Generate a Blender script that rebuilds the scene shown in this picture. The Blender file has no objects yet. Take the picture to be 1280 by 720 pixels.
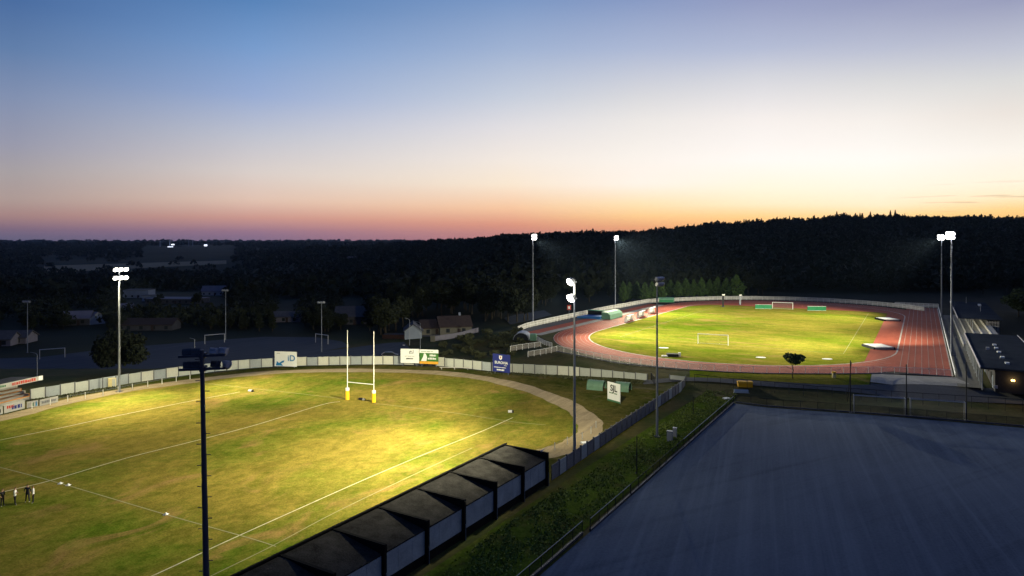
import bpy, math, random
import numpy as np
from mathutils import Vector, Matrix
rnd = random.Random(7)
rng = np.random.default_rng(7)
sc = bpy.context.scene
col = sc.collection
CZ, F, HY = 27.0, 853.0, 302.0          # camera height (m), focal length (px of a 1280 frame), eye-level row
R = math.radians
AX = R(31)                               # bearing of the sports ground's long axis
SA, CA = math.sin(AX), math.cos(AX)

# ------------------------------------------------------------------ terrain
PX = np.array([-900, 0, 250, 430, 560, 640, 760, 840, 900, 980, 1060, 1280, 2200], float)
DN = np.array([0, 125, 142, 165, 220, 280, 340, 420, 550, 750, 1000, 1300, 1700, 2200, 2800, 3500, 5000, 7000, 9000], float)
def hill(c):
    return [0, 0, 0, 0, 0, 1, 2, 4, 0.22*c, 0.55*c, c, c-3, c-14, c-22, c-20, c-10, 10, 28, 24]
LEFT = [0, 0, -1, -3.6, -3.6, -4.2, -6.5, -9, -15, -24, -31, -33, -26, -14, 0, 7, 9, 33, 30]
ZT = np.array([
    LEFT, LEFT,
    [0, 0, -1, -3.6, -3.6, -4.2, -6.5, -9, -15, -23, -28, -28, -21, -10, 0, 6, 10, 33, 30],
    [0, 0, -1, -3.6, -3.6, -4.0, -5.5, -7, -11, -15, -14, -6, 7, -2, 0, 8, 12, 33, 30],
    [0, 0, -.6, -2, -2.2, -2, -2, -2, -1, 2, 9, 18, 24, 18, 12, 12, 14, 32, 30],
    [0, 0, 0, 0, 0, 0, 0, 2, 6, 14, 27, 28, 25, 15, 10, 12, 14, 30, 28],
    hill(31), hill(39), hill(45), hill(52), hill(55), hill(53), hill(50)], float)

def sq(x, y): return SA*x + CA*y, CA*x - SA*y
def xy(s, q): return SA*s + CA*q, CA*s - SA*q
S0, QC, RI, RO, LS = 178.0, -41.3, 36.3, 45.7, 83.0

def plateau_dist(x, y):
    s, q = sq(x, y)
    ds = np.maximum(np.maximum(S0-s, s-(S0+LS)), 0)
    d1 = np.hypot(ds, q-QC) - (RO+2.0)
    d1b = np.maximum(np.maximum(158-s, s-305), np.maximum(-101-q, q+41))       # left side strip
    d2 = np.maximum(np.maximum(145-s, s-305), np.maximum(-20-q, q-24))        # right straight and stands
    return np.minimum(np.minimum(d1, d1b), d2)

def height(x, y):
    x = np.asarray(x, float); y = np.asarray(y, float)
    d = np.hypot(x, y)
    yy = np.maximum(y, 0.2*d+1e-3)
    p = np.clip(640 + F*x/yy, PX[0], PX[-1])
    i = np.clip(np.searchsorted(PX, p)-1, 0, len(PX)-2); u = (p-PX[i])/(PX[i+1]-PX[i]); u = u*u*(3-2*u)
    dd = np.where(y > 0.2*d, y, d)
    j = np.clip(np.searchsorted(DN, dd)-1, 0, len(DN)-2); v = np.clip((dd-DN[j])/(DN[j+1]-DN[j]), 0, 1)
    z = (ZT[i, j]*(1-u)+ZT[i+1, j]*u)*(1-v) + (ZT[i, j+1]*(1-u)+ZT[i+1, j+1]*u)*v
    far = np.clip((d-350)/600, 0, 1)
    z = z + far*(3.0*np.sin(x*0.011+1.3)*np.sin(y*0.009) + 1.5*np.sin(x*0.031+y*0.017))
    t = np.clip(plateau_dist(x, y)/11.0, 0, 1); t = t*t*(3-2*t)
    return 2.0*(1-t) + z*t
def gh(x, y): return float(height(x, y))

def at(px, py, z=0.0):
    """the point of the plane at height z that the photograph shows at this pixel"""
    D = F*(CZ-z)/(py-HY); return Vector(((px-640)/F*D, D, z))
def dz(px, D, py): return Vector(((px-640)/F*D, D, CZ-D*(py-HY)/F))
def on(px, py):
    """the ground point at this pixel"""
    D = 20.0; st = 0.5
    while D < 9000:
        if CZ - D*(py-HY)/F <= gh((px-640)/F*D, D): break
        D += st*max(1, D/200)
    x = (px-640)/F*D
    return Vector((x, D, gh(x, D)))

# ------------------------------------------------------------------ materials
MAT = {}
def nodes_of(name, rough=0.85, spec=0.3, metallic=0.0):
    m = bpy.data.materials.new(name); m.use_nodes = True
    nt = m.node_tree; b = nt.nodes['Principled BSDF']
    b.inputs['Roughness'].default_value = rough; b.inputs['Metallic'].default_value = metallic
    b.inputs['Specular IOR Level'].default_value = spec
    MAT[name] = m
    return m, nt, b
def N(nt, t, **kw):
    n = nt.nodes.new(t)
    for k, v in kw.items(): setattr(n, k, v)
    return n
def coords(nt, obj=False, scale=(1, 1, 1), rz=0):
    if obj: src = N(nt, 'ShaderNodeTexCoord').outputs['Object']
    else: src = N(nt, 'ShaderNodeNewGeometry').outputs['Position']
    mp = N(nt, 'ShaderNodeMapping', vector_type='TEXTURE'); mp.inputs['Scale'].default_value = tuple(1/k for k in scale); mp.inputs['Rotation'].default_value = (0, 0, rz)
    nt.links.new(src, mp.inputs['Vector']); return mp.outputs['Vector']
def noise(nt, vec, scale, detail=4, rough=0.55, dist=0):
    n = N(nt, 'ShaderNodeTexNoise'); n.inputs['Scale'].default_value = scale; n.inputs['Detail'].default_value = detail
    n.inputs['Roughness'].default_value = rough; n.inputs['Distortion'].default_value = dist
    nt.links.new(vec, n.inputs['Vector']); return n.outputs['Fac']
def ramp(nt, fac, stops):
    r = N(nt, 'ShaderNodeValToRGB'); e = r.color_ramp.elements
    while len(e) > 1: e.remove(e[-1])
    e[0].position = stops[0][0]; e[0].color = (*stops[0][1], 1)
    for p, c in stops[1:]:
        x = e.new(p); x.color = (*c, 1)
    nt.links.new(fac, r.inputs['Fac']); return r.outputs['Color']
def mixc(nt, fac, a, b, mode='MIX'):
    m = N(nt, 'ShaderNodeMix', data_type='RGBA', blend_type=mode)
    for sock, v in ((m.inputs[0], fac), (m.inputs[6], a), (m.inputs[7], b)):
        if hasattr(v, 'is_linked') or isinstance(v, bpy.types.NodeSocket): nt.links.new(v, sock)
        elif isinstance(v, (int, float)): sock.default_value = v
        else: sock.default_value = (*v, 1)
    return m.outputs[2]
def bump(nt, b, h, strength=0.3, dist=0.05):
    n = N(nt, 'ShaderNodeBump'); n.inputs['Strength'].default_value = strength; n.inputs['Distance'].default_value = dist
    nt.links.new(h, n.inputs['Height']); nt.links.new(n.outputs['Normal'], b.inputs['Normal'])
def plain(name, c, rough=0.7, var=0.25, scale=1.5, metallic=0.0, spec=0.3, obj=True, bmp=0.0):
    """a colour with weathering: blotches and fine speckle"""
    m, nt, b = nodes_of(name, rough, spec, metallic)
    v = coords(nt, obj)
    n1 = noise(nt, v, scale, 5, 0.6); n2 = noise(nt, v, scale*9, 3, 0.6)
    lo = tuple(x*(1-var) for x in c); hi = tuple(min(1, x*(1+var)) for x in c)
    c1 = ramp(nt, n1, [(0.3, lo), (0.7, hi)])
    c2 = mixc(nt, 0.35, c1, ramp(nt, n2, [(0.35, lo), (0.65, hi)]))
    nt.links.new(c2, b.inputs['Base Color'])
    if bmp: bump(nt, b, n2, bmp)
    return m
def emit(name, c, s):
    m, nt, b = nodes_of(name)
    b.inputs['Base Color'].default_value = (*c, 1)
    b.inputs['Emission Color'].default_value = (*c, 1); b.inputs['Emission Strength'].default_value = s
    try: m.cycles.emission_sampling = 'NONE'
    except Exception: pass
    return m
def netting(name, c, op, cell=0.0):
    """wire mesh or net: mostly open, some thread"""
    m = bpy.data.materials.new(name); m.use_nodes = True; nt = m.node_tree; nt.nodes.clear(); MAT[name] = m
    o = N(nt, 'ShaderNodeOutputMaterial'); t = N(nt, 'ShaderNodeBsdfTransparent'); d = N(nt, 'ShaderNodeBsdfDiffuse')
    d.inputs['Color'].default_value = (*c, 1); mx = N(nt, 'ShaderNodeMixShader')
    v = coords(nt, True); n = noise(nt, v, 0.7, 3)
    mr = N(nt, 'ShaderNodeMapRange'); mr.inputs[1].default_value = 0.3; mr.inputs[2].default_value = 0.7
    mr.inputs[3].default_value = op*0.75; mr.inputs[4].default_value = op*1.25
    nt.links.new(n, mr.inputs[0]); nt.links.new(mr.outputs[0], mx.inputs[0])
    nt.links.new(t.outputs[0], mx.inputs[1]); nt.links.new(d.outputs[0], mx.inputs[2]); nt.links.new(mx.outputs[0], o.inputs[0])
    return m

def grass(name, greens, dry, worn, patch, thr, rz=-AX, stretch=1.0):
    m, nt, b = nodes_of(name, 1.0, 0.0)
    v = coords(nt, False, (1, 1, 1)); vs = coords(nt, False, (1.0, stretch, 1), rz)
    big = noise(nt, v, patch*0.35, 3, 0.5, 0.6); mid = noise(nt, vs, patch, 5, 0.6, 0.4); fine = noise(nt, v, 1.1, 6, 0.7); tiny = noise(nt, v, 5.0, 3, 0.7)
    g = ramp(nt, fine, [(0.3, greens[0]), (0.7, greens[1])])
    dr = ramp(nt, fine, [(0.3, dry[0]), (0.7, dry[1])])
    add = N(nt, 'ShaderNodeMath', operation='ADD'); nt.links.new(big, add.inputs[0]); nt.links.new(mid, add.inputs[1])
    add2 = N(nt, 'ShaderNodeMath', operation='MULTIPLY_ADD'); nt.links.new(fine, add2.inputs[0]); add2.inputs[1].default_value = 0.35; nt.links.new(add.outputs[0], add2.inputs[2])
    half = N(nt, 'ShaderNodeMath', operation='MULTIPLY'); nt.links.new(add2.outputs[0], half.inputs[0]); half.inputs[1].default_value = 0.425
    f = ramp(nt, half.outputs[0], [(thr-0.07, (0, 0, 0)), (thr+0.07, (1, 1, 1))])
    c = mixc(nt, f, g, dr)
    w = ramp(nt, noise(nt, vs, patch*1.7, 5, 0.65, 0.8), [(0.56, (0, 0, 0)), (0.72, (1, 1, 1))])
    c = mixc(nt, w, c, worn)
    c = mixc(nt, 0.8, c, ramp(nt, tiny, [(0.25, (0.45, 0.45, 0.45)), (0.75, (1.3, 1.3, 1.3))]), 'MULTIPLY')
    c = mixc(nt, 0.7, c, ramp(nt, noise(nt, vs, patch*5, 6, 0.7, 0.5), [(0.32, (0.58, 0.62, 0.5)), (0.68, (1.35, 1.3, 1.3))]), 'MULTIPLY')
    nt.links.new(c, b.inputs['Base Color'])
    bump(nt, b, tiny, 0.5, 0.06)
    return m

grass('rugby_grass', ((.066, .108, .010), (.115, .158, .016)), ((.165, .140, .024), (.245, .19, .042)), (.275, .178, .062), 0.10, 0.47, stretch=0.6)
grass('football_grass', ((.085, .14, .007), (.14, .19, .012)), ((.18, .17, .022), (.26, .215, .04)), (.28, .195, .06), 0.085, 0.48, stretch=0.4, rz=-AX-R(90))
grass('verge_grass', ((.032, .045, .008), (.06, .07, .014)), ((.085, .075, .02), (.12, .10, .032)), (.13, .10, .05), 0.16, 0.50)

def terrain_mat():
    m, nt, b = nodes_of('terrain_soil', 0.95, 0.1)
    v = coords(nt)
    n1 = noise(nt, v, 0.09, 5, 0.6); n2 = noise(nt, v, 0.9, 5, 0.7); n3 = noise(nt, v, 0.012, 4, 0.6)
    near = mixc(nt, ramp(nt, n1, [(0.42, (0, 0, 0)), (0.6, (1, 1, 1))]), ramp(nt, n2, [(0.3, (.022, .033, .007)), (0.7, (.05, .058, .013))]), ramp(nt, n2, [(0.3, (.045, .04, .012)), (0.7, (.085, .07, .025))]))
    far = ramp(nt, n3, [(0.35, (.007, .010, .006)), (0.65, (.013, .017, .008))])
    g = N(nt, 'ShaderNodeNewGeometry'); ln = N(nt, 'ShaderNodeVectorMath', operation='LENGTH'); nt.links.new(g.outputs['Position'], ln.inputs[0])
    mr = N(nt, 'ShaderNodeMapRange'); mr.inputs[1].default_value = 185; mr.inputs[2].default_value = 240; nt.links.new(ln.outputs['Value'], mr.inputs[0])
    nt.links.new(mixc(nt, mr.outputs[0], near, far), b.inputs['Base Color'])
    bump(nt, b, n2, 0.5, 0.2); return m
terrain_mat()

def track_mat():
    m, nt, b = nodes_of('track_red', 0.85, 0.2)
    v = coords(nt, False, (1, 0.12, 1), -AX); v0 = coords(nt)
    n1 = noise(nt, v, 1.2, 5, 0.6); n2 = noise(nt, v0, 6, 4, 0.7); n3 = noise(nt, v0, 0.08, 3)
    c = ramp(nt, n1, [(0.3, (.22, .042, .021)), (0.7, (.33, .070, .036))])
    c = mixc(nt, 0.3, c, ramp(nt, n2, [(0.3, (.16, .036, .022)), (0.7, (.36, .10, .058))]))
    c = mixc(nt, ramp(nt, n3, [(0.45, (0, 0, 0)), (0.7, (.6, .6, .6))]), c, (.36, .095, .055))
    nt.links.new(c, b.inputs['Base Color']); return m
track_mat()

def tarmac(name, a, b2, rz, streak=0.05, s=0.5):
    m, nt, b = nodes_of(name, 0.95, 0.08)
    v = coords(nt, False, (1, streak, 1), rz); v0 = coords(nt)
    n1 = noise(nt, v, s, 6, 0.65, 0.3); n2 = noise(nt, v0, 0.06, 4, 0.6); n3 = noise(nt, v0, 3.5, 4, 0.75)
    c = ramp(nt, n1, [(0.32, a), (0.68, b2)])
    hi = tuple(x*1.25 for x in b2)
    c = mixc(nt, ramp(nt, n2, [(0.4, (0, 0, 0)), (0.75, (.7, .7, .7))]), c, hi)
    c = mixc(nt, 0.4, c, ramp(nt, n3, [(0.3, tuple(x*.7 for x in a)), (0.7, hi)]))
    v2 = coords(nt, False, (1, 0.012, 1), rz+R(3)); st = ramp(nt, noise(nt, v2, 0.9, 5, 0.7), [(0.48, (0, 0, 0)), (0.70, (.55, .55, .55))])
    v3 = coords(nt, False, (1, 0.03, 1), rz-R(38)); c = mixc(nt, ramp(nt, noise(nt, v3, 0.6, 5, 0.65), [(0.52, (0, 0, 0)), (0.72, (.5, .5, .5))]), c, tuple(x*.72 for x in a))
    c = mixc(nt, st, c, tuple(x*1.35 for x in b2))
    nt.links.new(c, b.inputs['Base Color']); bump(nt, b, n3, 0.25, 0.02); return m
tarmac('court_tarmac', (.040, .060, .098), (.092, .120, .168), -AX+R(8))
tarmac('lot_tarmac', (.035, .042, .058), (.050, .058, .075), -AX)
tarmac('road_tarmac', (.07, .072, .078), (.10, .10, .105), 0.9)
tarmac('concrete_ground', (.24, .23, .21), (.34, .325, .30), 0.2, 0.4)
tarmac('walk_grey', (.10, .10, .09), (.15, .145, .13), -AX, 0.3)
tarmac('dirt', (.16, .122, .068), (.35, .275, .165), -AX, 0.3, 1.3)
tarmac('field_stubble', (.13, .105, .07), (.20, .165, .105), 0.3, 0.3, 0.05)

plain('line_white', (.50, .47, .30), 0.85, 0.35, 1.2, obj=False)
plain('track_paint', (.40, .36, .33), 0.8, 0.4, 0.7, obj=False)
plain('line_faint', (.26, .25, .12), 0.9, 0.35, 0.6, obj=False)
plain('white_paint', (.75, .75, .72), 0.5, 0.12, 1.0)
plain('yellow_pad', (.80, .46, .01), 0.6, 0.12, 2.0)
plain('galvanised', (.26, .28, .32), 0.5, 0.2, 0.8, 0.3)
plain('dark_steel', (.045, .05, .075), 0.5, 0.25, 1.2, 0.2)
plain('mid_steel', (.16, .18, .23), 0.5, 0.25, 1.0, 0.3)
plain('black_steel', (.012, .012, .014), 0.6, 0.3, 1.0)
plain('lamp_back', (.05, .055, .075), 0.45, 0.25, 2.0, 0.2)
plain('lamp_back_pale', (.40, .41, .46), 0.35, 0.15, 2.0, 0.4)
plain('lamp_glass', (.25, .27, .32), 0.15, 0.1, 2.0, 0.0, 0.6)
plain('panel_a', (.40, .42, .39), 0.85, 0.16, 0.8, bmp=0.1)
plain('panel_b', (.29, .32, .34), 0.85, 0.18, 0.8, bmp=0.1)
plain('panel_c', (.52, .52, .46), 0.85, 0.14, 0.8, bmp=0.1)
plain('wall_slab', (.15, .15, .165), 0.9, 0.3, 0.9, bmp=0.2)
plain('wall_post', (.11, .11, .12), 0.9, 0.3, 1.2)
plain('felt_roof', (.026, .025, .024), 0.95, 0.75, 0.9, obj=False, bmp=0.6, spec=0.05)
plain('black_beam', (.006, .006, .006), 0.9, 0.5, 0.7, spec=0.08)
plain('grey_cladding', (.25, .29, .34), 0.8, 0.3, 0.8, spec=0.1)
plain('metal_roof', (.030, .036, .048), 0.9, 0.3, 0.35, obj=False, spec=0.0)
plain('dark_wall', (.02, .021, .025), 0.85, 0.3, 0.5)
plain('concrete', (.30, .29, .27), 0.85, 0.2, 0.9)
plain('pale_step', (.50, .47, .42), 0.8, 0.2, 1.0)
plain('timber_seat', (.30, .14, .05), 0.7, 0.35, 1.4)
plain('orange_seat', (.52, .22, .05), 0.6, 0.3, 3.0)
plain('dugout_green', (.10, .19, .13), 0.6, 0.25, 1.2)
plain('mat_green', (.02, .20, .08), 0.6, 0.2, 0.9)
plain('mat_blue', (.03, .16, .42), 0.6, 0.2, 0.8)
plain('mat_pale_green', (.12, .26, .17), 0.6, 0.2, 0.8)
plain('dark_cover', (.012, .013, .016), 0.8, 0.3, 1.0)
plain('sign_white', (.74, .76, .76), 0.55, 0.08, 0.7)
plain('sign_dim', (.36, .36, .35), 0.6, 0.15, 0.7)
plain('sign_blue', (.012, .022, .17), 0.5, 0.15, 0.6)
plain('sign_green', (.045, .15, .03), 0.5, 0.25, 0.8)
plain('sign_orange', (.60, .30, .03), 0.5, 0.15, 0.8)
plain('ink_blue', (.015, .17, .42), 0.5, 0.1)
plain('ink_black', (.012, .013, .016), 0.6, 0.1)
plain('ink_grey', (.14, .15, .17), 0.6, 0.1)
plain('ink_green', (.05, .15, .07), 0.6, 0.1)
plain('ink_red', (.42, .04, .025), 0.6, 0.15)
plain('house_white', (.20, .235, .30), 0.8, 0.12, 0.5)
plain('house_cream', (.10, .095, .08), 0.8, 0.15, 0.5)
plain('roof_tile', (.034, .022, .020), 0.9, 0.35, 1.2)
plain('roof_slate', (.05, .05, .06), 0.85, 0.3, 1.0)
plain('roof_pale', (.12, .115, .15), 0.85, 0.2, 0.8)
plain('window_glass', (.02, .025, .03), 0.1, 0.1, 1.0, 0.0, 0.6)
plain('red_fence', (.035, .016, .012), 0.9, 0.3, 2.0)
plain('bark', (.035, .028, .02), 0.95, 0.3, 3.0)
plain('leaf_dark', (.013, .018, .008), 0.9, 0.45, 0.5, obj=False)
plain('leaf_mid', (.035, .052, .016), 0.9, 0.45, 0.5, obj=False)
plain('leaf_row', (.045, .085, .020), 0.85, 0.45, 0.6, obj=False)
plain('leaf_scrub', (.055, .060, .025), 0.9, 0.5, 0.35, obj=False)
plain('leaf_grass', (.11, .15, .025), 0.9, 0.5, 0.5, obj=False)
plain('yellow_plastic', (.68, .36, .01), 0.5, 0.15, 1.5)
plain('cream_plastic', (.68, .58, .30), 0.5, 0.1, 2)
plain('pale_blue', (.20, .25, .32), 0.5, 0.15, 1.5)
plain('car_paint', (.015, .018, .03), 0.25, 0.1, 1.0, 0.2, 0.6)
plain('rubber', (.007, .007, .007), 0.9, 0.2, 3)
plain('skin', (.38, .22, .15), 0.6, 0.1, 3)
plain('cloth_white', (.62, .62, .62), 0.85, 0.1, 4)
plain('cloth_black', (.010, .010, .013), 0.9, 0.3, 4)
plain('cloth_navy', (.012, .013, .025), 0.9, 0.3, 4)
plain('cloth_grey', (.20, .20, .20), 0.9, 0.2, 4)
plain('hair', (.015, .010, .007), 0.8, 0.2, 6)
netting('fence_mesh_white', (.60, .55, .52), 0.33)
netting('fence_mesh_far', (.62, .60, .56), 0.62)
netting('fence_mesh_dark', (.012, .013, .016), 0.42)
netting('net_thin', (.015, .016, .02), 0.10)
netting('goal_net', (.5, .5, .48), 0.10)
emit('lamp_white', (1.0, .97, .90), 90)
emit('lamp_warm', (1.0, .96, .80), 90)
emit('wall_lamp', (1.0, .60, .18), 9)
emit('town_white', (.80, .86, 1.0), 2.2)
emit('town_orange', (1.0, .45, .15), 2.2)

# ------------------------------------------------------------------ mesh helpers
class MB:
    def __init__(s): s.v = []; s.f = []; s.mi = []; s.m = 0
    def add(s, vs, fs):
        o = len(s.v); s.v += [tuple(v) for v in vs]
        for f in fs: s.f.append([o+i for i in f]); s.mi.append(s.m)
        return s
    def box(s, c, size, M=None):
        x, y, z = (k/2 for k in size); c = Vector(c)
        vs = [Vector((a*x, b*y, d*z)) for a in (-1, 1) for b in (-1, 1) for d in (-1, 1)]
        if M is not None: vs = [M @ v for v in vs]
        return s.add([v+c for v in vs], [(0, 1, 3, 2), (4, 6, 7, 5), (0, 4, 5, 1), (2, 3, 7, 6), (0, 2, 6, 4), (1, 5, 7, 3)])
    def tube(s, p0, p1, r0, r1=None, n=8):
        r1 = r0 if r1 is None else r1
        p0 = Vector(p0); p1 = Vector(p1); d = (p1-p0).normalized()
        a = d.orthogonal().normalized(); b = d.cross(a)
        vs = []
        for p, r in ((p0, r0), (p1, r1)):
            for k in range(n):
                t = 2*math.pi*k/n; vs.append(p+a*(r*math.cos(t))+b*(r*math.sin(t)))
        fs = [(k, (k+1) % n, n+(k+1) % n, n+k) for k in range(n)]
        fs += [tuple(range(3*n-1, 2*n-1, -1)), tuple(range(3*n, 4*n))]
        return s.add(vs+vs, fs)
    def prism(s, poly, z0, z1):
        n = len(poly); vs = [(x, y, z0) for x, y in poly]+[(x, y, z1) for x, y in poly]
        fs = [(k, (k+1) % n, n+(k+1) % n, n+k) for k in range(n)]+[tuple(range(n-1, -1, -1)), tuple(range(n, 2*n))]
        return s.add(vs, fs)
    def ext(s, prof, axis, a, b):
        """profile in the two other axes, extruded along axis from a to b"""
        def mk(u, v, w): return {'x': (w, u, v), 'y': (u, w, v)}[axis]
        n = len(prof); vs = [mk(u, v, a) for u, v in prof]+[mk(u, v, b) for u, v in prof]
        fs = [(k, (k+1) % n, n+(k+1) % n, n+k) for k in range(n)]+[tuple(range(n-1, -1, -1)), tuple(range(n, 2*n))]
        return s.add(vs, fs)
    def poly(s, pts): return s.add(pts, [tuple(range(len(pts)))])
    def strip(s, pts, w, dzz=0.0):
        """a flat ribbon of width w along points"""
        n = len(pts); P = [Vector(p) for p in pts]; vs = []
        for i, p in enumerate(P):
            d = P[min(i+1, n-1)]-P[max(i-1, 0)]; nrm = Vector((-d.y, d.x, 0)).normalized()
            ww = w[i] if isinstance(w, (list, tuple)) else w
            vs += [p+nrm*ww/2+Vector((0, 0, dzz)), p-nrm*ww/2+Vector((0, 0, dzz))]
        return s.add(vs, [(2*i, 2*i+1, 2*i+3, 2*i+2) for i in range(n-1)])
    def build(s, name, mats, parent=None, smooth=False):
        me = bpy.data.meshes.new(name); me.from_pydata(s.v, [], s.f)
        ms = mats if isinstance(mats, (list, tuple)) else [mats]
        for m in ms: me.materials.append(MAT[m])
        if len(ms) > 1: me.polygons.foreach_set('material_index', s.mi)
        if smooth: me.polygons.foreach_set('use_smooth', [True]*len(me.polygons))
        me.update()
        o = bpy.data.objects.new(name, me); col.objects.link(o)
        if parent: o.parent = parent
        return o
def tag(o, label=None, cat=None, group=None, kind=None):
    if label: o['label'] = label
    if cat: o['category'] = cat
    if group: o['group'] = group
    if kind: o['kind'] = kind
    return o
def empty(name, loc, rz=0.0, label=None, cat=None, group=None):
    o = bpy.data.objects.new(name, None); col.objects.link(o); o.location = loc; o.rotation_euler = (0, 0, rz)
    o.empty_display_size = 0.5
    return tag(o, label, cat, group)
def inst(src, name, parent, loc=(0, 0, 0), rot=(0, 0, 0), scale=None):
    o = src.copy(); o.name = name; col.objects.link(o); o.parent = parent; o.location = loc; o.rotation_euler = rot
    if scale: o.scale = scale
    return o
def structure(o): return tag(o, kind='structure')
def smooth_path(pts, n=8):
    P = [Vector(p) for p in pts]; out = []
    for i in range(len(P)-1):
        p0, p1, p2, p3 = P[max(i-1, 0)], P[i], P[i+1], P[min(i+2, len(P)-1)]
        for k in range(n):
            t = k/n
            out.append(0.5*((2*p1)+(-p0+p2)*t+(2*p0-5*p1+4*p2-p3)*t*t+(-p0+3*p1-3*p2+p3)*t**3))
    out.append(P[-1]); return out
def text(s, size, parent, loc, mat, name='lettering', rot=(math.pi/2, 0, 0), bold=0.0, sx=1.0, align='LEFT'):
    cu = bpy.data.curves.new(name, 'FONT'); cu.body = s; cu.size = size; cu.extrude = 0.01; cu.offset = bold; cu.align_x = align
    t = bpy.data.objects.new(name, cu); col.objects.link(t)
    dg = bpy.context.evaluated_depsgraph_get(); me = bpy.data.meshes.new_from_object(t.evaluated_get(dg))
    bpy.data.objects.remove(t); me.materials.clear(); me.materials.append(MAT[mat])
    o = bpy.data.objects.new(name, me); col.objects.link(o); o.parent = parent; o.location = loc; o.rotation_euler = rot; o.scale = (sx, 1, 1)
    return o

# ------------------------------------------------------------------ ground
def build_terrain():
    az = np.concatenate([np.arange(-180, -48, 4.0), np.arange(-48, 48, 0.33), np.arange(48, 180, 4.0)])
    rr = [3.0]
    while rr[-1] < 9000: rr.append(rr[-1]+max(1.6, rr[-1]*0.022))
    rr = np.array(rr); A, RR = np.meshgrid(np.radians(az), rr)
    X = RR*np.sin(A); Y = RR*np.cos(A); Z = height(X, Y)-0.06
    na, nr = len(az), len(rr)
    V = np.stack([X, Y, Z], -1).reshape(-1, 3)
    V = np.vstack([V, [[0, 0, -0.06]]])
    i, j = np.meshgrid(np.arange(nr-1), np.arange(na), indexing='ij'); j2 = (j+1) % na
    Fq = np.stack([i*na+j, (i+1)*na+j, (i+1)*na+j2, i*na+j2], -1).reshape(-1, 4)
    c = len(V)-1
    faces = Fq.tolist()+[[c, k, (k+1) % na] for k in range(na)]
    me = bpy.data.meshes.new('terrain'); me.from_pydata(V.tolist(), [], faces); me.materials.append(MAT['terrain_soil'])
    me.polygons.foreach_set('use_smooth', [True]*len(me.polygons)); me.update()
    o = bpy.data.objects.new('terrain', me); col.objects.link(o); structure(o)
build_terrain()

RING = [(-98, 74), (-88, 90)]+[tuple(at(*p)[:2]) for p in [(0, 523), (75, 504), (150, 489), (230, 477.5), (300, 469), (360, 464.5), (450, 463), (540, 465.5), (600, 472), (650, 483), (690, 497), (720, 512), (737, 529), (733, 546), (712, 557), (690, 565)]]
tail = [xy(70, -43.5), xy(50, -44), xy(10, -44), xy(-30, -44)]
ring = smooth_path([(x, y, 0) for x, y in RING+tail], 6)
# rugby pitch: all the grass inside the dirt ring
structure(MB().poly([(p.x, p.y, 0.0) for p in ring]+[(-70, -40, 0), (-115, 10, 0)]).build('rugby_pitch', 'rugby_grass'))
structure(MB().strip(ring, [3.7+0.35*math.sin(i*0.7)+0.25*math.sin(i*1.9) for i in range(len(ring))], 0.012).build('dirt_path', 'dirt'))
# dry verge between ring and walls
vp = [(36, 501), (60, 497.5), (131, 485.5), (179, 477.5), (240, 469), (320, 460.5), (400, 457.5), (480, 456.5), (550, 458.5), (615, 465), (705, 470), (760, 475.5), (809, 481), (850, 484)]
structure(MB().poly([(-98, 74, -.004), (-93, 100, -.004)]+[(*at(*p)[:2], -.004) for p in vp]+[(*at(858, 487)[:2], -.004), (*at(700, 596)[:2], -.004), (*xy(60, -36), -.004), (*xy(-30, -36), -.004)]).build('verge', 'verge_grass'))

grass('bank_turf', ((.045, .078, .010), (.085, .125, .018)), ((.06, .058, .018), (.10, .085, .03)), (.04, .045, .015), 0.30, 0.56)
structure(MB().poly([(*xy(-10, -34.6), -.01), (*xy(66, -34.6), -.01), (*xy(124, -33.4), -.01), (*xy(124, -27.6), -.01), (*xy(-10, -26.6), -.01)]).build('grass_bank', 'bank_turf'))
# marking lines of the rugby pitch
def line(px, w, mat, name='pitch_line'):
    pts = smooth_path([at(x, y, 0.02) for x, y in px], 6)
    return structure(MB().strip(pts, w).build(name, mat))
line([(40, 786), (190, 720), (280, 678), (371, 637), (460, 597.5), (530, 568), (600, 540), (641, 522)], 0.15, 'line_white')
line([(-60, 561), (0, 550), (70, 536), (140, 521), (245, 500), (300, 490)], 0.16, 'line_white')
line([(-40, 625), (20, 611), (65, 600), (160, 572), (240, 552), (320, 531), (402, 506), (425, 502)], 0.17, 'line_white')
line([(-40, 574), (0, 584), (75, 604), (207, 643), (310, 672), (345, 683)], 0.13, 'line_faint')
line([(200, 751), (280, 712), (341, 682), (420, 640), (520, 592), (590, 560)], 0.12, 'line_faint')
line([(467, 504), (560, 515), (640, 527), (682, 531)], 0.13, 'line_faint')
line([(434, 499), (330, 487), (245, 478)], 0.12, 'line_faint')

# ------------------------------------------------------------------ football pitch, track
ZP = 2.0
def oval(r, z, n=28, s0=S0, s1=S0+LS):
    pts = []
    for k in range(n+1):
        t = math.pi*k/n; pts.append((*xy(s0-r*math.sin(t), QC-r*math.cos(t)), z))
    for k in range(n+1):
        t = math.pi*k/n; pts.append((*xy(s1+r*math.sin(t), QC+r*math.cos(t)), z))
    return pts
structure(MB().poly(oval(RO, ZP)).build('running_track', 'track_red'))
structure(MB().poly([(*xy(150.5, -5.0), ZP+.004), (*xy(150.5, 4.9), ZP+.004), (*xy(301, 4.9), ZP+.004), (*xy(301, -5.0), ZP+.004)]).build('sprint_straight', 'track_red'))
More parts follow.
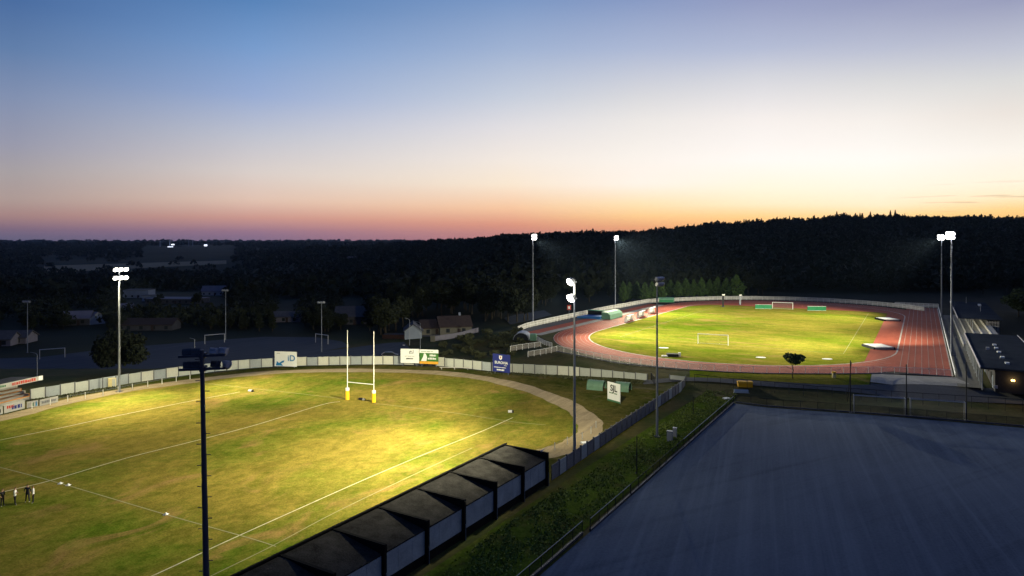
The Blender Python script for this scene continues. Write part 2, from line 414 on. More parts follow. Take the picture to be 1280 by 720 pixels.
# the grass inside: near bend round, far side cut off straight by the red jump area; right side cut at the jump mats
gp = []
for k in range(25):
    t = math.pi*k/24; gp.append((*xy(S0-RI*math.sin(t), QC-RI*math.cos(t)), ZP+.012))
gp = [p for p in gp if sq(p[0], p[1])[1] < -10.5]+[(*xy(160, -10.3), ZP+.012)]+[(*xy(270, -10.3), ZP+.012), (*xy(273.5, -14), ZP+.012), (*xy(274, -60), ZP+.012), (*xy(272, -72), ZP+.012), (*xy(262, -QC*0-77.3), ZP+.012)]
structure(MB().poly(gp).build('football_pitch', 'football_grass'))
mb = MB()
def loop(r, w, z=ZP+.02, cut=False):
    pts = oval(r, z); pts.append(pts[0])
    if not cut: mb.strip(pts, w); return
    h = len(pts)//2; run = []
    for p in pts[h:]+pts[1:h+1]:
        if sq(p[0], p[1])[1] < -5.2: run.append(p)
        elif len(run) > 1: mb.strip(run, w); run = []
        else: run = []
    if len(run) > 1: mb.strip(run, w)
loop(RI+0.15, 0.34)
for k in range(1, 8): loop(RI+1.2*k, 0.06, cut=True)
loop(RO-0.1, 0.12, cut=True)
for k in range(1, 9): mb.strip([(*xy(150.6, -5+1.235*k), ZP+.024), (*xy(301, -5+1.235*k), ZP+.024)], 0.075 if k < 8 else 0.25)
structure(mb.build('track_line', 'track_paint'))
mb = MB()
for pts in ([(168.2, -15), (268, -16)], [(168.2, -15), (168.2, -68)], [(268, -68), (268, -16)], [(168.2, -68), (268, -68)]):
    mb.strip([(*xy(*p), ZP+.022) for p in pts], 0.10)
structure(mb.build('football_line', 'line_faint'))
def quad_sq(name, mat, s0, s1, q0, q1, z): return structure(MB().poly([(*xy(s0, q0), z), (*xy(s0, q1), z), (*xy(s1, q1), z), (*xy(s1, q0), z)]).build(name, mat))
quad_sq('grey_track_strip', 'concrete_ground', 160, 262, -89.6, -87.1, ZP+.006)
quad_sq('jump_runway', 'track_red', 160, 262, -93.5, -89.7, ZP+.006)
quad_sq('mat_yard', 'road_tarmac', 165, 275, -98, -93.6, ZP+.006)
quad_sq('walkway', 'walk_grey', 141, 275, 5.3, 9, ZP-.01)
# ground between the track and the lower court: drive, apron, lit grass
def drape(name, mat, pts, off, n=10, m=4):
    """a road sheet laid over the ground between two edges"""
    a = [Vector((p[0], p[1], 0)) for p in pts[0]]; b = [Vector((p[0], p[1], 0)) for p in pts[1]]
    A = smooth_path(a, n); B = smooth_path(b, n); vs = []; fs = []
    for i in range(len(A)):
        for k in range(m+1):
            p = A[i].lerp(B[i], k/m); vs.append((p.x, p.y, gh(p.x, p.y)+off))
    for i in range(len(A)-1):
        for k in range(m): o = i*(m+1)+k; fs.append((o, o+1, o+m+2, o+m+1))
    return structure(MB().add(vs, fs).build(name, mat))
G2 = lambda px, py: on(px, py)[:2]
drape('strip_lawn', 'football_grass', [[G2(862, 462.5), G2(960, 467.5), G2(1040, 467.5), G2(1090, 467)], [G2(862, 472), G2(960, 477.5), G2(1040, 481.5), G2(1086, 484)]], 0.03)
drape('drive', 'road_tarmac', [[G2(800, 476), G2(862, 472.5), G2(960, 478), G2(1040, 482), G2(1120, 480)], [G2(805, 481), G2(862, 478), G2(960, 484), G2(1040, 489), G2(1115, 497)]], 0.035)
drape('tarmac_yard', 'road_tarmac', [[G2(1088, 479.5), G2(1150, 481), G2(1216, 486.5), G2(1300, 488)], [G2(1100, 496), G2(1150, 499), G2(1216, 503), G2(1300, 508)]], 0.045)
drape('concrete_apron', 'concrete_ground', [[G2(1090, 467), G2(1140, 470.5), G2(1194, 472.5)], [G2(1088, 479), G2(1150, 481), G2(1218, 486)]], 0.06)
# lower court
LC = [at(917, 504), at(960, 509.5), at(1100, 519.5), at(1280, 535), at(1500, 560)]
structure(MB().poly([(p.x, p.y, 0.0) for p in LC]+[(110, -40, 0.0), (-22, -40, 0.0), tuple(at(560, 832)), tuple(at(675, 719.5)), tuple(at(812, 600))]).build('court', 'court_tarmac'))
# far dark playing court and the road beside it (lower ground behind the panel wall)
FZ = -3.5
fl = [(-200, 466), (0, 448), (50, 446.5), (110, 439), (190, 431.5), (280, 424.5), (330, 421), (395, 421.5), (428, 427), (438, 433)]
structure(MB().poly([tuple(at(x, y, FZ)) for x, y in fl]+[tuple(at(330, 452, FZ)), tuple(at(200, 476, FZ)), tuple(at(0, 512, FZ)), tuple(at(-200, 540, FZ))]).build('dark_court', 'lot_tarmac'))
drape('lower_road', 'lot_tarmac', [[G2(320, 452), G2(400, 440), G2(470, 431), G2(505, 428)], [G2(335, 457), G2(400, 451.5), G2(470, 447), G2(520, 444)]], 0.08)
drape('lane', 'road_tarmac', [[G2(480, 416.5), G2(540, 416.5), G2(590, 410)], [G2(480, 420), G2(540, 421), G2(600, 414)]], 0.08)
drape('access_road', 'lot_tarmac', [[G2(630, 398), G2(650, 393), G2(680, 388)], [G2(638, 406), G2(662, 401), G2(690, 394)]], 0.1)
def field(name, pxs, y0, y1, mat='field_stubble'):
    a = [on(p, y0(p)) for p in pxs]; b = [on(p, y1(p)) for p in pxs]
    vs = []; fs = []; m = 6
    for A, B in zip(a, b):
        for k in range(m+1):
            p = A.lerp(B, k/m); vs.append((p.x, p.y, gh(p.x, p.y)+1.2))
    for i in range(len(a)-1):
        for k in range(m): o = i*(m+1)+k; fs.append((o, o+1, o+m+2, o+m+1))
    structure(MB().add(vs, fs).build(name, mat))
field('stubble_field', list(range(55, 290, 12)), lambda p: 333-0.03*(p-55), lambda p: 342-0.05*(p-55))

# ------------------------------------------------------------------ floodlights
def lum_meshes(glass, back='lamp_back'):
    b = MB(); b.ext([(-.16, -.26), (.12, -.30), (.12, .30), (-.10, .27), (-.22, .05)], 'x', -.36, .36)
    b.box((0, .13, 0), (.78, .04, .66))
    for k in range(5): b.box((-.28+.14*k, -.23, .08), (.03, .12, .3))
    o = b.build('luminaire', back)
    l = MB(); n = 14; vs = [(0, .40, 0)]; fs = []
    for i in range(1, 6):
        for j in range(n):
            t = math.pi/2*i/5; vs.append((.43*math.sin(t)*math.cos(2*math.pi*j/n), .155+.245*math.cos(t), .40*math.sin(t)*math.sin(2*math.pi*j/n)))
    for j in range(n): fs.append((0, 1+j, 1+(j+1) % n))
    for i in range(4):
        for j in range(n): fs.append((1+i*n+j, 1+i*n+(j+1) % n, 1+(i+1)*n+(j+1) % n, 1+(i+1)*n+j))
    l.add(vs, fs); g = l.build('lens', glass, o, True)
    return o, g
PROTO = {}
def floodlight(loc, H, aim, label, lit=None, tiers=2, per=3, width=2.4, tier_gap=1.3, r0=.2, r1=.09, spots=(), polemat='galvanised', group=None, yaw_each=None, lean=None, tilt=35, backmat='lamp_back', pegs=False, watts=1.0, lsc=1.0, pale=(), spill=0, colr=(1, .95, .85)):
    root = empty('floodlight_mast', loc, 0, label, 'floodlight', group)
    if lean: root.rotation_euler = lean
    z = 0
    p = MB()
    for k in range(3): p.tube((0, 0, H*k/3), (0, 0, H*(k+1)/3), r0+(r1-r0)*k/3, r0+(r1-r0)*(k+1)/3, 12)
    p.build('pole', polemat, root, True)
    bp = MB(); bp.box((0, 0, .04), (r0*4.2, r0*4.2, .08)); bp.build('base_plate', 'dark_steel', root)
    if pegs:
        pg = MB().tube((.05, 0, 0), (.30, 0, 0), .018, .018, 6).build('climbing_peg', 'dark_steel', root)
        for k in range(int(H/0.45)-4):
            if k == 0: pg.location = (0, 0, 2.2)
            else: inst(pg, 'climbing_peg', root, (0, 0, 2.2+.45*k), (0, 0, 0 if k % 2 else math.pi))
    d = Vector((aim[0]-loc[0], aim[1]-loc[1], 0)); yaw = math.atan2(-d.x, d.y)
    key = (lit, backmat)
    for t in range(tiers):
        zz = H-.25-tier_gap*t
        fr = MB(); M = Matrix.Rotation(yaw, 3, 'Z')
        fr.box((0, 0, zz), (width, .10, .10), M); fr.box(M @ Vector((0, .14, zz)), (.25, .3, .22), M)
        fr.build('cross_arm', 'dark_steel', root)
        for k in range(per):
            off = (k-(per-1)/2)*(width-.7)/max(1, per-1)
            ya = yaw+(yaw_each[(t*per+k) % len(yaw_each)] if yaw_each else rnd.uniform(-.12, .12))
            pos = Matrix.Rotation(yaw, 3, 'Z') @ Vector((off, 0, 0)); pos = pos+Matrix.Rotation(ya, 3, 'Z') @ Vector((0, .42, 0)); pos.z = zz+.12
            rot = (-R(tilt), 0, ya); key = (lit, 'lamp_back_pale' if t*per+k in pale else backmat)
            if key not in PROTO:
                o, g = lum_meshes(lit or 'lamp_glass', key[1]); PROTO[key] = (o, g); o.parent = root; o.location = pos; o.rotation_euler = rot
                if lsc != 1: o.scale = (lsc,)*3
            else:
                o = inst(PROTO[key][0], 'luminaire', root, pos, rot); inst(PROTO[key][1], 'lens', o); o.scale = (lsc,)*3
    for (tx, ty, tz, P, ang) in spots:
        L = bpy.data.lights.new('flood_beam', 'SPOT'); L.energy = P*watts; L.spot_size = R(ang); L.spot_blend = 1.0; L.shadow_soft_size = .5; L.color = colr
        lo = bpy.data.objects.new('flood_beam', L); col.objects.link(lo)
        src = Vector((loc[0], loc[1], loc[2]+H-.6)); tv = Vector((tx, ty, tz)); dirv = (tv-src).normalized()
        lo.location = src+dirv*1.6+Vector((0, 0, -.2)); lo.rotation_euler = dirv.to_track_quat('-Z', 'Y').to_euler()
    if spill:
        L = bpy.data.lights.new('spill_light', 'POINT'); L.energy = spill; L.color = colr; L.shadow_soft_size = .6
        lo = bpy.data.objects.new('spill_light', L); col.objects.link(lo); lo.location = (loc[0]-.6, loc[1]-.9, loc[2]+H-1.0)
    return root
WARM = (1.0, .91, .58); COOL = (1.0, .94, .68)
pA = at(149, 489.5); pB = at(718, 577); pC = at(821.3, 546)
floodlight(pA, 22.2, (-40, 105), 'tall lit floodlight mast beside the white panel wall by the bleachers', 'lamp_warm', 2, 3, 2.6, 1.5, .22, .12,
    spots=[(-40, 129, 0, 215000, 60), (-61, 112, 0, 75000, 66), (-36, 108, 0, 35000, 60), (-66, 98, 0, 40000, 70), (-71, 119, 0, 45000, 125)], lsc=1.0, colr=WARM)
floodlight(pB, 22.3, (-18, 68), 'lit floodlight mast behind the concrete slab wall near the black shelter roof', 'lamp_white', 2, 1, 1.0, 2.0, .20, .10,
    spots=[(-8, 99, 0, 25000, 70), (-22, 86, 0, 105000, 84), (-34, 94, 0, 110000, 70), (-27, 106, 0, 150000, 66), (-20, 71, 0, 160000, 72), (2, 112, 0, 32000, 115), (-32, 150, 1, 230000, 56), (14, 136, 1, 40000, 50)], lsc=1.3, spill=4200, colr=WARM, polemat='galvanised')
floodlight(pC, 22.0, (60, 60), 'unlit dark floodlight mast beside two grey cabinets on the grass bank', None, 2, 3, 2.0, .75, .18, .09, lsc=.85, polemat='mid_steel', backmat='lamp_back_pale')
pD = Vector((-12.75, 29.0, 0))
floodlight(pD, 22.4, (-20, 80), 'unlit dark mast with climbing pegs close to the camera, crossing the pitch', None, 2, 4, 1.9, .56, .185, .085, pale=(2, 3, 7), lsc=.50, polemat='dark_steel', lean=(0, -R(1.1), 0), yaw_each=[.3, .4, -.5, -.4, .25, .35, -.6, -.9], pegs=True, tilt=28)
aimT = xy(220, -41)
T1, T2, T3, T4 = at(666, 408, 2), at(769, 384.5, 2), at(1177, 399, 2), at(1189.5, 444, 2)
floodlight(T1, 27.0, (55, 150), 'lit mast beyond the left fence of the running track, by the access road', 'lamp_white', 2, 2, 1.6, .82, .25, .12, spots=[(*xy(188, -60), 2, 35000, 80), (*xy(180, -36), 2, 330000, 70), (*xy(157, -48), 2, 330000, 62)], lsc=1.25, colr=COOL, polemat='mid_steel')
floodlight(T2, 27.0, aimT, 'lit mast behind the far left fence of the track, beside the row of green trees', 'lamp_white', 2, 2, 1.6, .82, .25, .12, spots=[(*xy(250, -56), 2, 170000, 85), (*xy(206, -55), 2, 520000, 76)], lsc=1.25, colr=COOL, polemat='mid_steel')
floodlight(T3, 27.0, (80, 175), 'lit mast beside the far roofed stand, farther of the twin masts', 'lamp_white', 2, 2, 1.6, .82, .25, .12, spots=[(*xy(226, -46), 2, 330000, 74), (*xy(262, -50), 2, 170000, 75)], lsc=1.25, colr=COOL, polemat='mid_steel')
floodlight(T4, 27.0, (48, 118), 'lit mast beside the flat roofed changing block, nearer of the twin masts', 'lamp_white', 2, 2, 1.6, .82, .25, .12, spots=[(*xy(192, -42), 2, 230000, 76), (*xy(156, -36), 2, 90000, 66), (*xy(172, -50), 2, 150000, 70), (*xy(206, -12), 2, 120000, 58), (*xy(282, -88), 5, 420000, 50)], lsc=1.25, colr=COOL, polemat='mid_steel')
for px, yt, yb, lab in ((34.3, 376, 441, 'thin unlit mast on the left edge of the dark court'), (282, 362, 425, 'thin unlit mast behind the far goal of the dark court'), (402, 377, 440, 'thin unlit mast by the goal at right end of the dark court')):
    b = at(px, yb, FZ); H = b.y*(yb-yt)/F
    floodlight(b, H, (b.x+5, 100), lab, None, 1, 3, 2.0, .6, .13, .07, polemat='mid_steel', group='training masts round the dark court', tilt=40)

# street lamps
def street_lamp(px, yt, yb, side, label, z=None):
    b = on(px, yb) if z is None else at(px, yb, z)
    H = b.y*(yb-yt)/F
    r = empty('street_lamp', b, 0, label, 'street lamp', 'street lamps along the roads behind the wall')
    MB().tube((0, 0, 0), (0, 0, H-.4), .08, .05, 8).build('post', 'galvanised', r, True)
    m = MB(); pts = [Vector((0, 0, H-.4)), Vector((side*.3, 0, H-.1)), Vector((side*.9, 0, H+.05)), Vector((side*1.4, 0, H+.12))]
    for a, c in zip(pts, pts[1:]): m.tube(a, c, .045, .04, 6)
    m.build('arm', 'galvanised', r)
    MB().ext([(-.10, 0), (.10, 0), (.08, .14), (-.08, .16)], 'x', side*1.3, side*2.0).build('lamp_head', 'lamp_back_pale', r)
street_lamp(512, 398.5, 432, -1, 'street lamp in front of the white gabled house, nearer its left corner')
street_lamp(525.3, 402.5, 437, -1, 'street lamp behind the white billboard, right of the gabled house')
street_lamp(46.5, 441, 489, -1, 'street lamp rising behind the roof sign of the bleachers', FZ)
street_lamp(243.5, 423, 445, -1, 'small street lamp on the dark court behind the tall near mast', FZ)

# ------------------------------------------------------------------ walls, fences
def panel_wall(pxs, label, h, name='panel_wall', w=2.35):
    pts = [at(*p) for p in pxs]; path = smooth_path(pts, 12)
    L = [0]
    for a, b in zip(path, path[1:]): L.append(L[-1]+(b-a).length)
    n = max(1, round(L[-1]/w))
    def P(t):
        t = min(max(t, 0), L[-1]-1e-6)
        for i in range(len(L)-1):
            if L[i+1] >= t: return path[i].lerp(path[i+1], (t-L[i])/(L[i+1]-L[i]))
    root = empty(name, P(0), 0, label, 'wall')
    ps = MB().box((0, 0, h/2+.05), (.16, .20, h+.1)).build('post', 'wall_post', root); first = True
    prot = {}
    for k in range(n):
        a, b = P(L[-1]*k/n), P(L[-1]*(k+1)/n); d = b-a; ln = d.length; ang = math.atan2(d.y, d.x)
        m = rnd.choice(['panel_a', 'panel_a', 'panel_b', 'panel_c', 'panel_a'])
        hh = h*(1+rnd.uniform(-.03, .03))
        q = MB(); q.box((0, 0, hh/2), (ln-.18, .07, hh))
        for e in (.33, .66): q.box((0, -.04, hh*e), (ln-.2, .02, .03))
        o = q.build('panel', m, root); mid = (a+b)/2-root.location; o.location = mid; o.rotation_euler = (0, 0, ang)
        if k: ps2 = inst(ps, 'post', root, a-root.location, (0, 0, ang))
    inst(ps, 'post', root, P(L[-1])-root.location)
    return root
panel_wall([(38, 500.5), (60, 496.5), (131, 484.5), (179, 476.5), (240, 468), (320, 459.5), (400, 456.5), (480, 455.5), (550, 457.5), (615, 464), (640, 466), (705, 469), (760, 474.5), (809, 480)], 'long pale grey panel wall curving behind the rugby pitch', 1.85)
panel_wall([(837, 481.5), (857, 483.5)], 'short pale wall piece right of the gate gap', 1.95)
# gate posts in the gap
g = empty('steel_gate', at(814, 480.5), 0, 'dark open steel gate in the gap of the panel wall', 'gate')
MB().box((0, 0, 1.1), (.18, .18, 2.2)).build('gate_post', 'black_steel', g)
gm = MB()
for k in range(6): gm.tube((.1, -.15-.5*k, .1), (.1, -.15-.5*k, 2.0), .03, .03, 6)
gm.box((.1, -1.4, 2.0), (.06, 2.7, .08)); gm.box((.1, -1.4, .2), (.06, 2.7, .08)); gm.build('gate_leaf', 'black_steel', g)
# concrete slab wall along the bank
a, b = at(856, 486), at(689, 601); d = b-a; L = d.length; ang = math.atan2(d.y, d.x); n = int(L/2.0)
sw = empty('slab_wall', a, 0, 'low grey concrete slab wall running from the black shelter to the gate', 'wall')
post = MB().box((0, 0, .95), (.18, .20, 1.9)).build('post', 'wall_post', sw)
for k in range(n):
    q = MB()
    for j in range(4): q.box((0, 0, .22+.43*j), (L/n-.2, .08, .41))
    o = q.build('slab_panel', rnd.choice(['wall_slab', 'wall_slab', 'panel_b']), sw); o.location = d*((k+.5)/n); o.rotation_euler = (0, 0, ang)
    if k: inst(post, 'post', sw, d*(k/n), (0, 0, ang))
    else: post.rotation_euler = (0, 0, ang)

def fence(name, label, pts, h, gap, postmat, railmat, sheet, rails=(1.0,), pr=.035, kerb=None, cat='fence', prail=.03):
    """pts: ground points; posts, rails and wire sheet as parts"""
    path = [Vector(p) for p in pts]; root = empty(name, path[0], 0, label, cat); o0 = root.location.copy()
    L = [0]
    for a, b in zip(path, path[1:]): L.append(L[-1]+(b-a).length)
    def P(t):
        t = min(max(t, 0), L[-1]-1e-6)
        for i in range(len(L)-1):
            if L[i+1] >= t: return path[i].lerp(path[i+1], (t-L[i])/(L[i+1]-L[i]))
    n = max(1, round(L[-1]/gap)); ps = None
    for k in range(n+1):
        p = P(L[-1]*k/n)-o0
        if ps is None: ps = MB().tube((0, 0, -.1), (0, 0, h), pr, pr, 6).build('post', postmat, root); ps.location = p
        else: inst(ps, 'post', root, p)
    for e in rails:
        rl = MB()
        for k in range(n): rl.tube(P(L[-1]*k/n)-o0+Vector((0, 0, h*e)), P(L[-1]*(k+1)/n)-o0+Vector((0, 0, h*e)), prail, prail, 6)
        rl.build('rail', railmat, root)
    if sheet:
        s = MB()
        for k in range(n):
            A, B = P(L[-1]*k/n)-o0, P(L[-1]*(k+1)/n)-o0
            s.poly([A+Vector((0, 0, .06)), B+Vector((0, 0, .06)), B+Vector((0, 0, h-.05)), A+Vector((0, 0, h-.05))])
        s.build('wire_mesh', sheet, root)
    if kerb:
        s = MB()
        for k in range(n):
            A, B = P(L[-1]*k/n)-o0, P(L[-1]*(k+1)/n)-o0; s.tube(A+Vector((0, 0, .08)), B+Vector((0, 0, .08)), .14, .14, 4)
        s.build('kerb', kerb, root)
    return root
def g3(px, py): return on(px, py)
Z2 = lambda pts: [(*p, 2.0) for p in pts]
near_pts = [tuple(at(x, y, 2)) for x, y in [(696, 439.5), (717, 443.5), (745, 449), (775, 454.5), (812, 458.5), (852, 462), (905, 465.5), (960, 467.5), (1040, 468), (1085, 467.5), (1130, 468), (1164, 469.5), (1190, 471.5)]]
fence('track_railing', 'white railing round the near bend of the running track', near_pts, 1.35, 2.4, 'white_paint', 'white_paint', 'fence_mesh_white', (1.0,), .04, 'dark_steel', 'railing', .035)
left_pts = Z2([xy(163, -96), xy(172, -98), xy(190, -98.3), xy(230, -98.3), xy(268, -96)])
fence('track_railing', 'white railing along the left side of the track by the blue mat', left_pts, 1.5, 2.2, 'white_paint', 'white_paint', 'fence_mesh_far', (1.0, .5), .05, None, 'railing', .05)
far_pts = Z2([xy(268, -96)]+[xy(S0+LS+(RO+3.5)*math.sin(t), QC+(RO+3.5)*math.cos(t)) for t in [2.6, 2.3, 2.0, 1.7, 1.4, 1.1, .8, .55]])
fence('track_railing', 'white railing behind the far bend of the track and the far goal', far_pts, 1.5, 2.2, 'white_paint', 'white_paint', 'fence_mesh_far', (1.0, .5), .05, None, 'railing', .05)
fence('track_railing', 'short white railing across the far end of the sprint straight', Z2([xy(303, -9), xy(303, 5.3)]), 1.5, 1.6, 'white_paint', 'white_paint', 'fence_mesh_far', (1.0, .5), .05, None, 'railing', .05)
fence('track_railing', 'long low white rail along the sprint straight beside the walkway', Z2([xy(302, 5.3), xy(151, 5.3)]), 0.55, 2.5, 'white_paint', 'white_paint', None, (1.0, .35), .05, None, 'railing', .09)
fence('ramp_railing', 'white railing on the far side of the ramp up to the track', [tuple(at(638, 439, 1.6)), tuple(at(657, 436, 1.8)), tuple(at(676, 433.5, 2))], 1.2, 1.7, 'white_paint', 'white_paint', 'fence_mesh_white', (1.0,), .05, None, 'railing', .04)
fence('ramp_railing', 'white railing on the near side of the ramp up to the track', [tuple(at(660, 446, 1.6)), tuple(at(678, 443, 1.8)), tuple(at(696, 439.5, 2))], 1.2, 1.7, 'white_paint', 'white_paint', 'fence_mesh_white', (1.0,), .05, None, 'railing', .04)
fence('curb_railing', 'short curved white railing at the left tip of the track', [tuple(at(669, 424, 2)), tuple(at(674, 427, 2)), tuple(at(681, 431, 2)), tuple(at(690, 434, 2))], 1.0, 1.5, 'white_paint', 'white_paint', 'fence_mesh_far', (1.0,), .05, None, 'railing', .05)
rp = [(40, 511), (60, 507), (79.5, 503), (97.5, 499.5), (115.5, 496.5), (132.5, 494), (148, 490.5), (164, 487), (179.5, 484.5), (194.5, 481.5), (209, 479), (223, 476.5), (237.5, 474)]
fence('post_rail', 'white post and rail barrier beside the dirt path', [tuple(at(*p)) for p in rp], 1.05, 2.9, 'white_paint', 'mid_steel', None, (.85,), .06, None, 'railing', .02)
rp = [(679, 571), (700, 559), (718, 552), (729, 549), (738, 543), (745, 535)]
fence('post_rail', 'thin post and rail barrier on the right bend of the dirt path', [tuple(at(*p)) for p in rp], 1.0, 3.0, 'white_paint', 'mid_steel', None, (.85,), .05, None, 'railing', .015)
# court side low fence: three stretches
def ct(t0, t1, off=0.0):
    A, B = at(917, 504), at(675, 719.5); return [A.lerp(B, t0)+Vector((-off, off*.6, 0)), A.lerp(B, t1)+Vector((-off, off*.6, 0))]
fence('court_fence', 'dark low fence with bright top rail at the far corner of the blue court', ct(0, .42), 1.15, 2.5, 'black_steel', 'lamp_back_pale', 'fence_mesh_dark', (1.0,), .035, 'dark_steel')
fence('court_fence', 'dark fence stretch along the blue court between two railed stretches', ct(.42, .70), 1.15, 2.5, 'black_steel', 'black_steel', 'fence_mesh_dark', (1.0,), .035, 'dark_steel')
fence('court_fence', 'railed dark fence along the middle of the blue court edge', ct(.703, .855), 1.15, 2.0, 'black_steel', 'galvanised', 'fence_mesh_dark', (1.0, .1), .035, 'dark_steel')
fence('court_fence', 'railed dark fence at the near end of the blue court edge', ct(.868, 1.25, .35), 1.15, 2.0, 'black_steel', 'galvanised', 'fence_mesh_dark', (1.0, .1), .035, 'dark_steel')
fence('wire_fence', 'black wire fence along the far edge of the blue court', [tuple(at(919, 503)), tuple(at(960, 508)), tuple(at(1100, 518)), tuple(at(1280, 533)), tuple(at(1400, 547))], 1.25, 2.6, 'black_steel', 'black_steel', 'fence_mesh_dark', (1.0, .06), .035, 'dark_steel')
fence('wire_fence', 'tall black wire fence beside the drive behind the court', [tuple(g3(x, y)) for x, y in [(868, 482), (915, 487), (960, 491), (1020, 496.5), (1080, 501), (1140, 505), (1208, 510), (1300, 517)]], 1.9, 2.3, 'black_steel', 'black_steel', 'net_thin', (1.0,), .035, None, 'fence', .045)
# tall ball-stop posts
for px, yt, yb, lab in ((1063, 452, 517, 'tall black net post with a slanting brace, left of the stored goals'), (1133, 457, 521, 'tall black net post between the two stored goals'), (1208, 454, 527, 'tall black net post at right end of the stored goals')):
    b = at(px, yb-1.5); H = b.y*(yb-yt)/F
    r = empty('net_post', b, 0, lab, 'net post', 'tall posts behind the blue court'); MB().tube((0, 0, 0), (0, 0, H), .09, .07, 8).build('post', 'black_steel', r)
    if px == 1063: MB().tube((.15, 0, H*.97), (1.1, 3.2, .9), .05, .05, 6).build('brace', 'black_steel', r)
    MB().box((0, 0, .06), (.4, .4, .12)).build('foot', 'concrete', r)
for px, yt, yb, lab in ((984.5, 497, 513, 'thin black pole on the grass bank'), (797, 567, 600, 'slim black post on the dark bank nearest the railed fence'), (866, 495, 517, 'short black post on the grass bank above the court fence')):
    pass
for px, yt, yb, lab in ((796, 545, 592, 'slim black pole on the dark bank above the court fence'), (866.5, 496, 519, 'short black pole on the upper grass bank')):
    b = at(px, yb); H = b.y*(yb-yt)/F
    r = empty('bank_pole', b, 0, lab, 'pole'); MB().tube((0, 0, 0), (0, 0, H), .07, .05, 8).build('post', 'black_steel', r); MB().box((0, 0, .03), (.3, .3, .06)).build('foot', 'black_steel', r)

# ------------------------------------------------------------------ goals
def goal(b0, b1, h, label, mat, group=None, depth=1.4, r=.06, net=True, back=None):
    b0, b1 = Vector(b0), Vector(b1); d = b1-b0; w = d.length; ang = math.atan2(d.y, d.x)
    root = empty('football_goal', b0, ang, label, 'goal', group)
    m = MB(); m.tube((0, 0, 0), (0, 0, h), r, r, 8).build('upright', mat, root)
    MB().tube((w, 0, 0), (w, 0, h), r, r, 8).build('upright', mat, root)
    MB().tube((-r, 0, h), (w+r, 0, h), r, r, 8).build('crossbar', mat, root)
    if net:
        s = 1 if back is None else back
        k = MB()
        for x in (0, w): k.tube((x, 0, h), (x, s*.8, h), r*.5, r*.5, 6); k.tube((x, s*.8, h), (x, s*depth, 0), r*.5, r*.5, 6); k.tube((x, 0, 0.03), (x, s*depth, .03), r*.5, r*.5, 6)
        k.tube((0, s*.8, h), (w, s*.8, h), r*.4, r*.4, 6); k.tube((0, s*depth, .03), (w, s*depth, .03), r*.4, r*.4, 6); k.build('back_frame', mat, root)
        nn = MB(); nn.poly([(0, s*.8, h), (w, s*.8, h), (w, s*depth, 0.03), (0, s*depth, 0.03)]); nn.poly([(0, 0, h), (w, 0, h), (w, s*.8, h), (0, s*.8, h)])
        for x in (0, w): nn.poly([(x, 0, 0), (x, s*depth, 0), (x, s*.8, h), (x, 0, h)])
        nn.build('net', 'goal_net', root)
    return root
p, pd = Vector((*xy(168.0, -47.6), 2)), Vector((CA, -SA, 0))
goal(tuple(at(872.3, 429.8, 2)), tuple(at(910, 432, 2)), 2.44, 'white football goal at the near end of the track infield', 'white_paint', back=1)
goal(tuple(at(965.5, 386, 2)), tuple(at(991, 387, 2)), 2.44, 'white football goal at the far end between green boxes', 'white_paint', back=1)
goal(tuple(at(49.5, 449, FZ)), tuple(at(81, 446.5, FZ)), 2.44, 'grey goal frame on the dark court behind the bleachers', 'lamp_back_pale', net=False, r=.09)
goal(tuple(at(256, 430, FZ)), tuple(at(280.5, 428, FZ)), 2.6, 'grey goal frame on the dark court behind the tall near mast', 'lamp_back_pale', net=False, r=.09)
goal(tuple(at(394.5, 428, FZ)), tuple(at(410, 430, FZ)), 2.6, 'grey goal frame at the right end of the dark court', 'lamp_back_pale', net=False, r=.09)
goal(tuple(at(1067.5, 516)), tuple(at(1132, 520.5)), 2.75, 'pale goal stored behind the court fence, left one of the pair', 'lamp_back_pale', net=True, back=1, r=.05, depth=.9)
goal(tuple(at(1138.5, 521)), tuple(at(1207, 526)), 2.75, 'pale goal stored behind the court fence, right one of the pair', 'lamp_back_pale', net=True, back=1, r=.05, depth=.9)
# rugby posts
b0, b1 = at(434.3, 499.5), at(467.3, 503); d = b1-b0; w = d.length
rg = empty('rugby_posts', b0, math.atan2(d.y, d.x), 'tall white rugby posts with yellow pads on the floodlit pitch', 'rugby posts')
for x, top in ((0, 412.5), (w, 414)):
    H = (b0.y if x == 0 else b1.y)*((499.5 if x == 0 else 503)-top)/F
    m = MB(); m.tube((x, 0, 0), (x, 0, 4), .075, .07, 10); m.tube((x, 0, 4), (x, 0, H), .07, .05, 10); m.build('upright', 'white_paint', rg, True)
    pad = MB(); pad.prism([(x+.32*math.cos(t*math.pi/6), .32*math.sin(t*math.pi/6)) for t in range(12)], .02, 1.55); pad.build('pad', 'yellow_pad', rg)
    pad = MB(); pad.prism([(x+.325*math.cos(t*math.pi/6), .325*math.sin(t*math.pi/6)) for t in range(12)], 1.56, 2.0); pad.build('pad_collar', 'white_paint', rg)
MB().tube((0, 0, 3.0), (w, 0, 3.0), .065, .065, 8).build('crossbar', 'white_paint', rg)

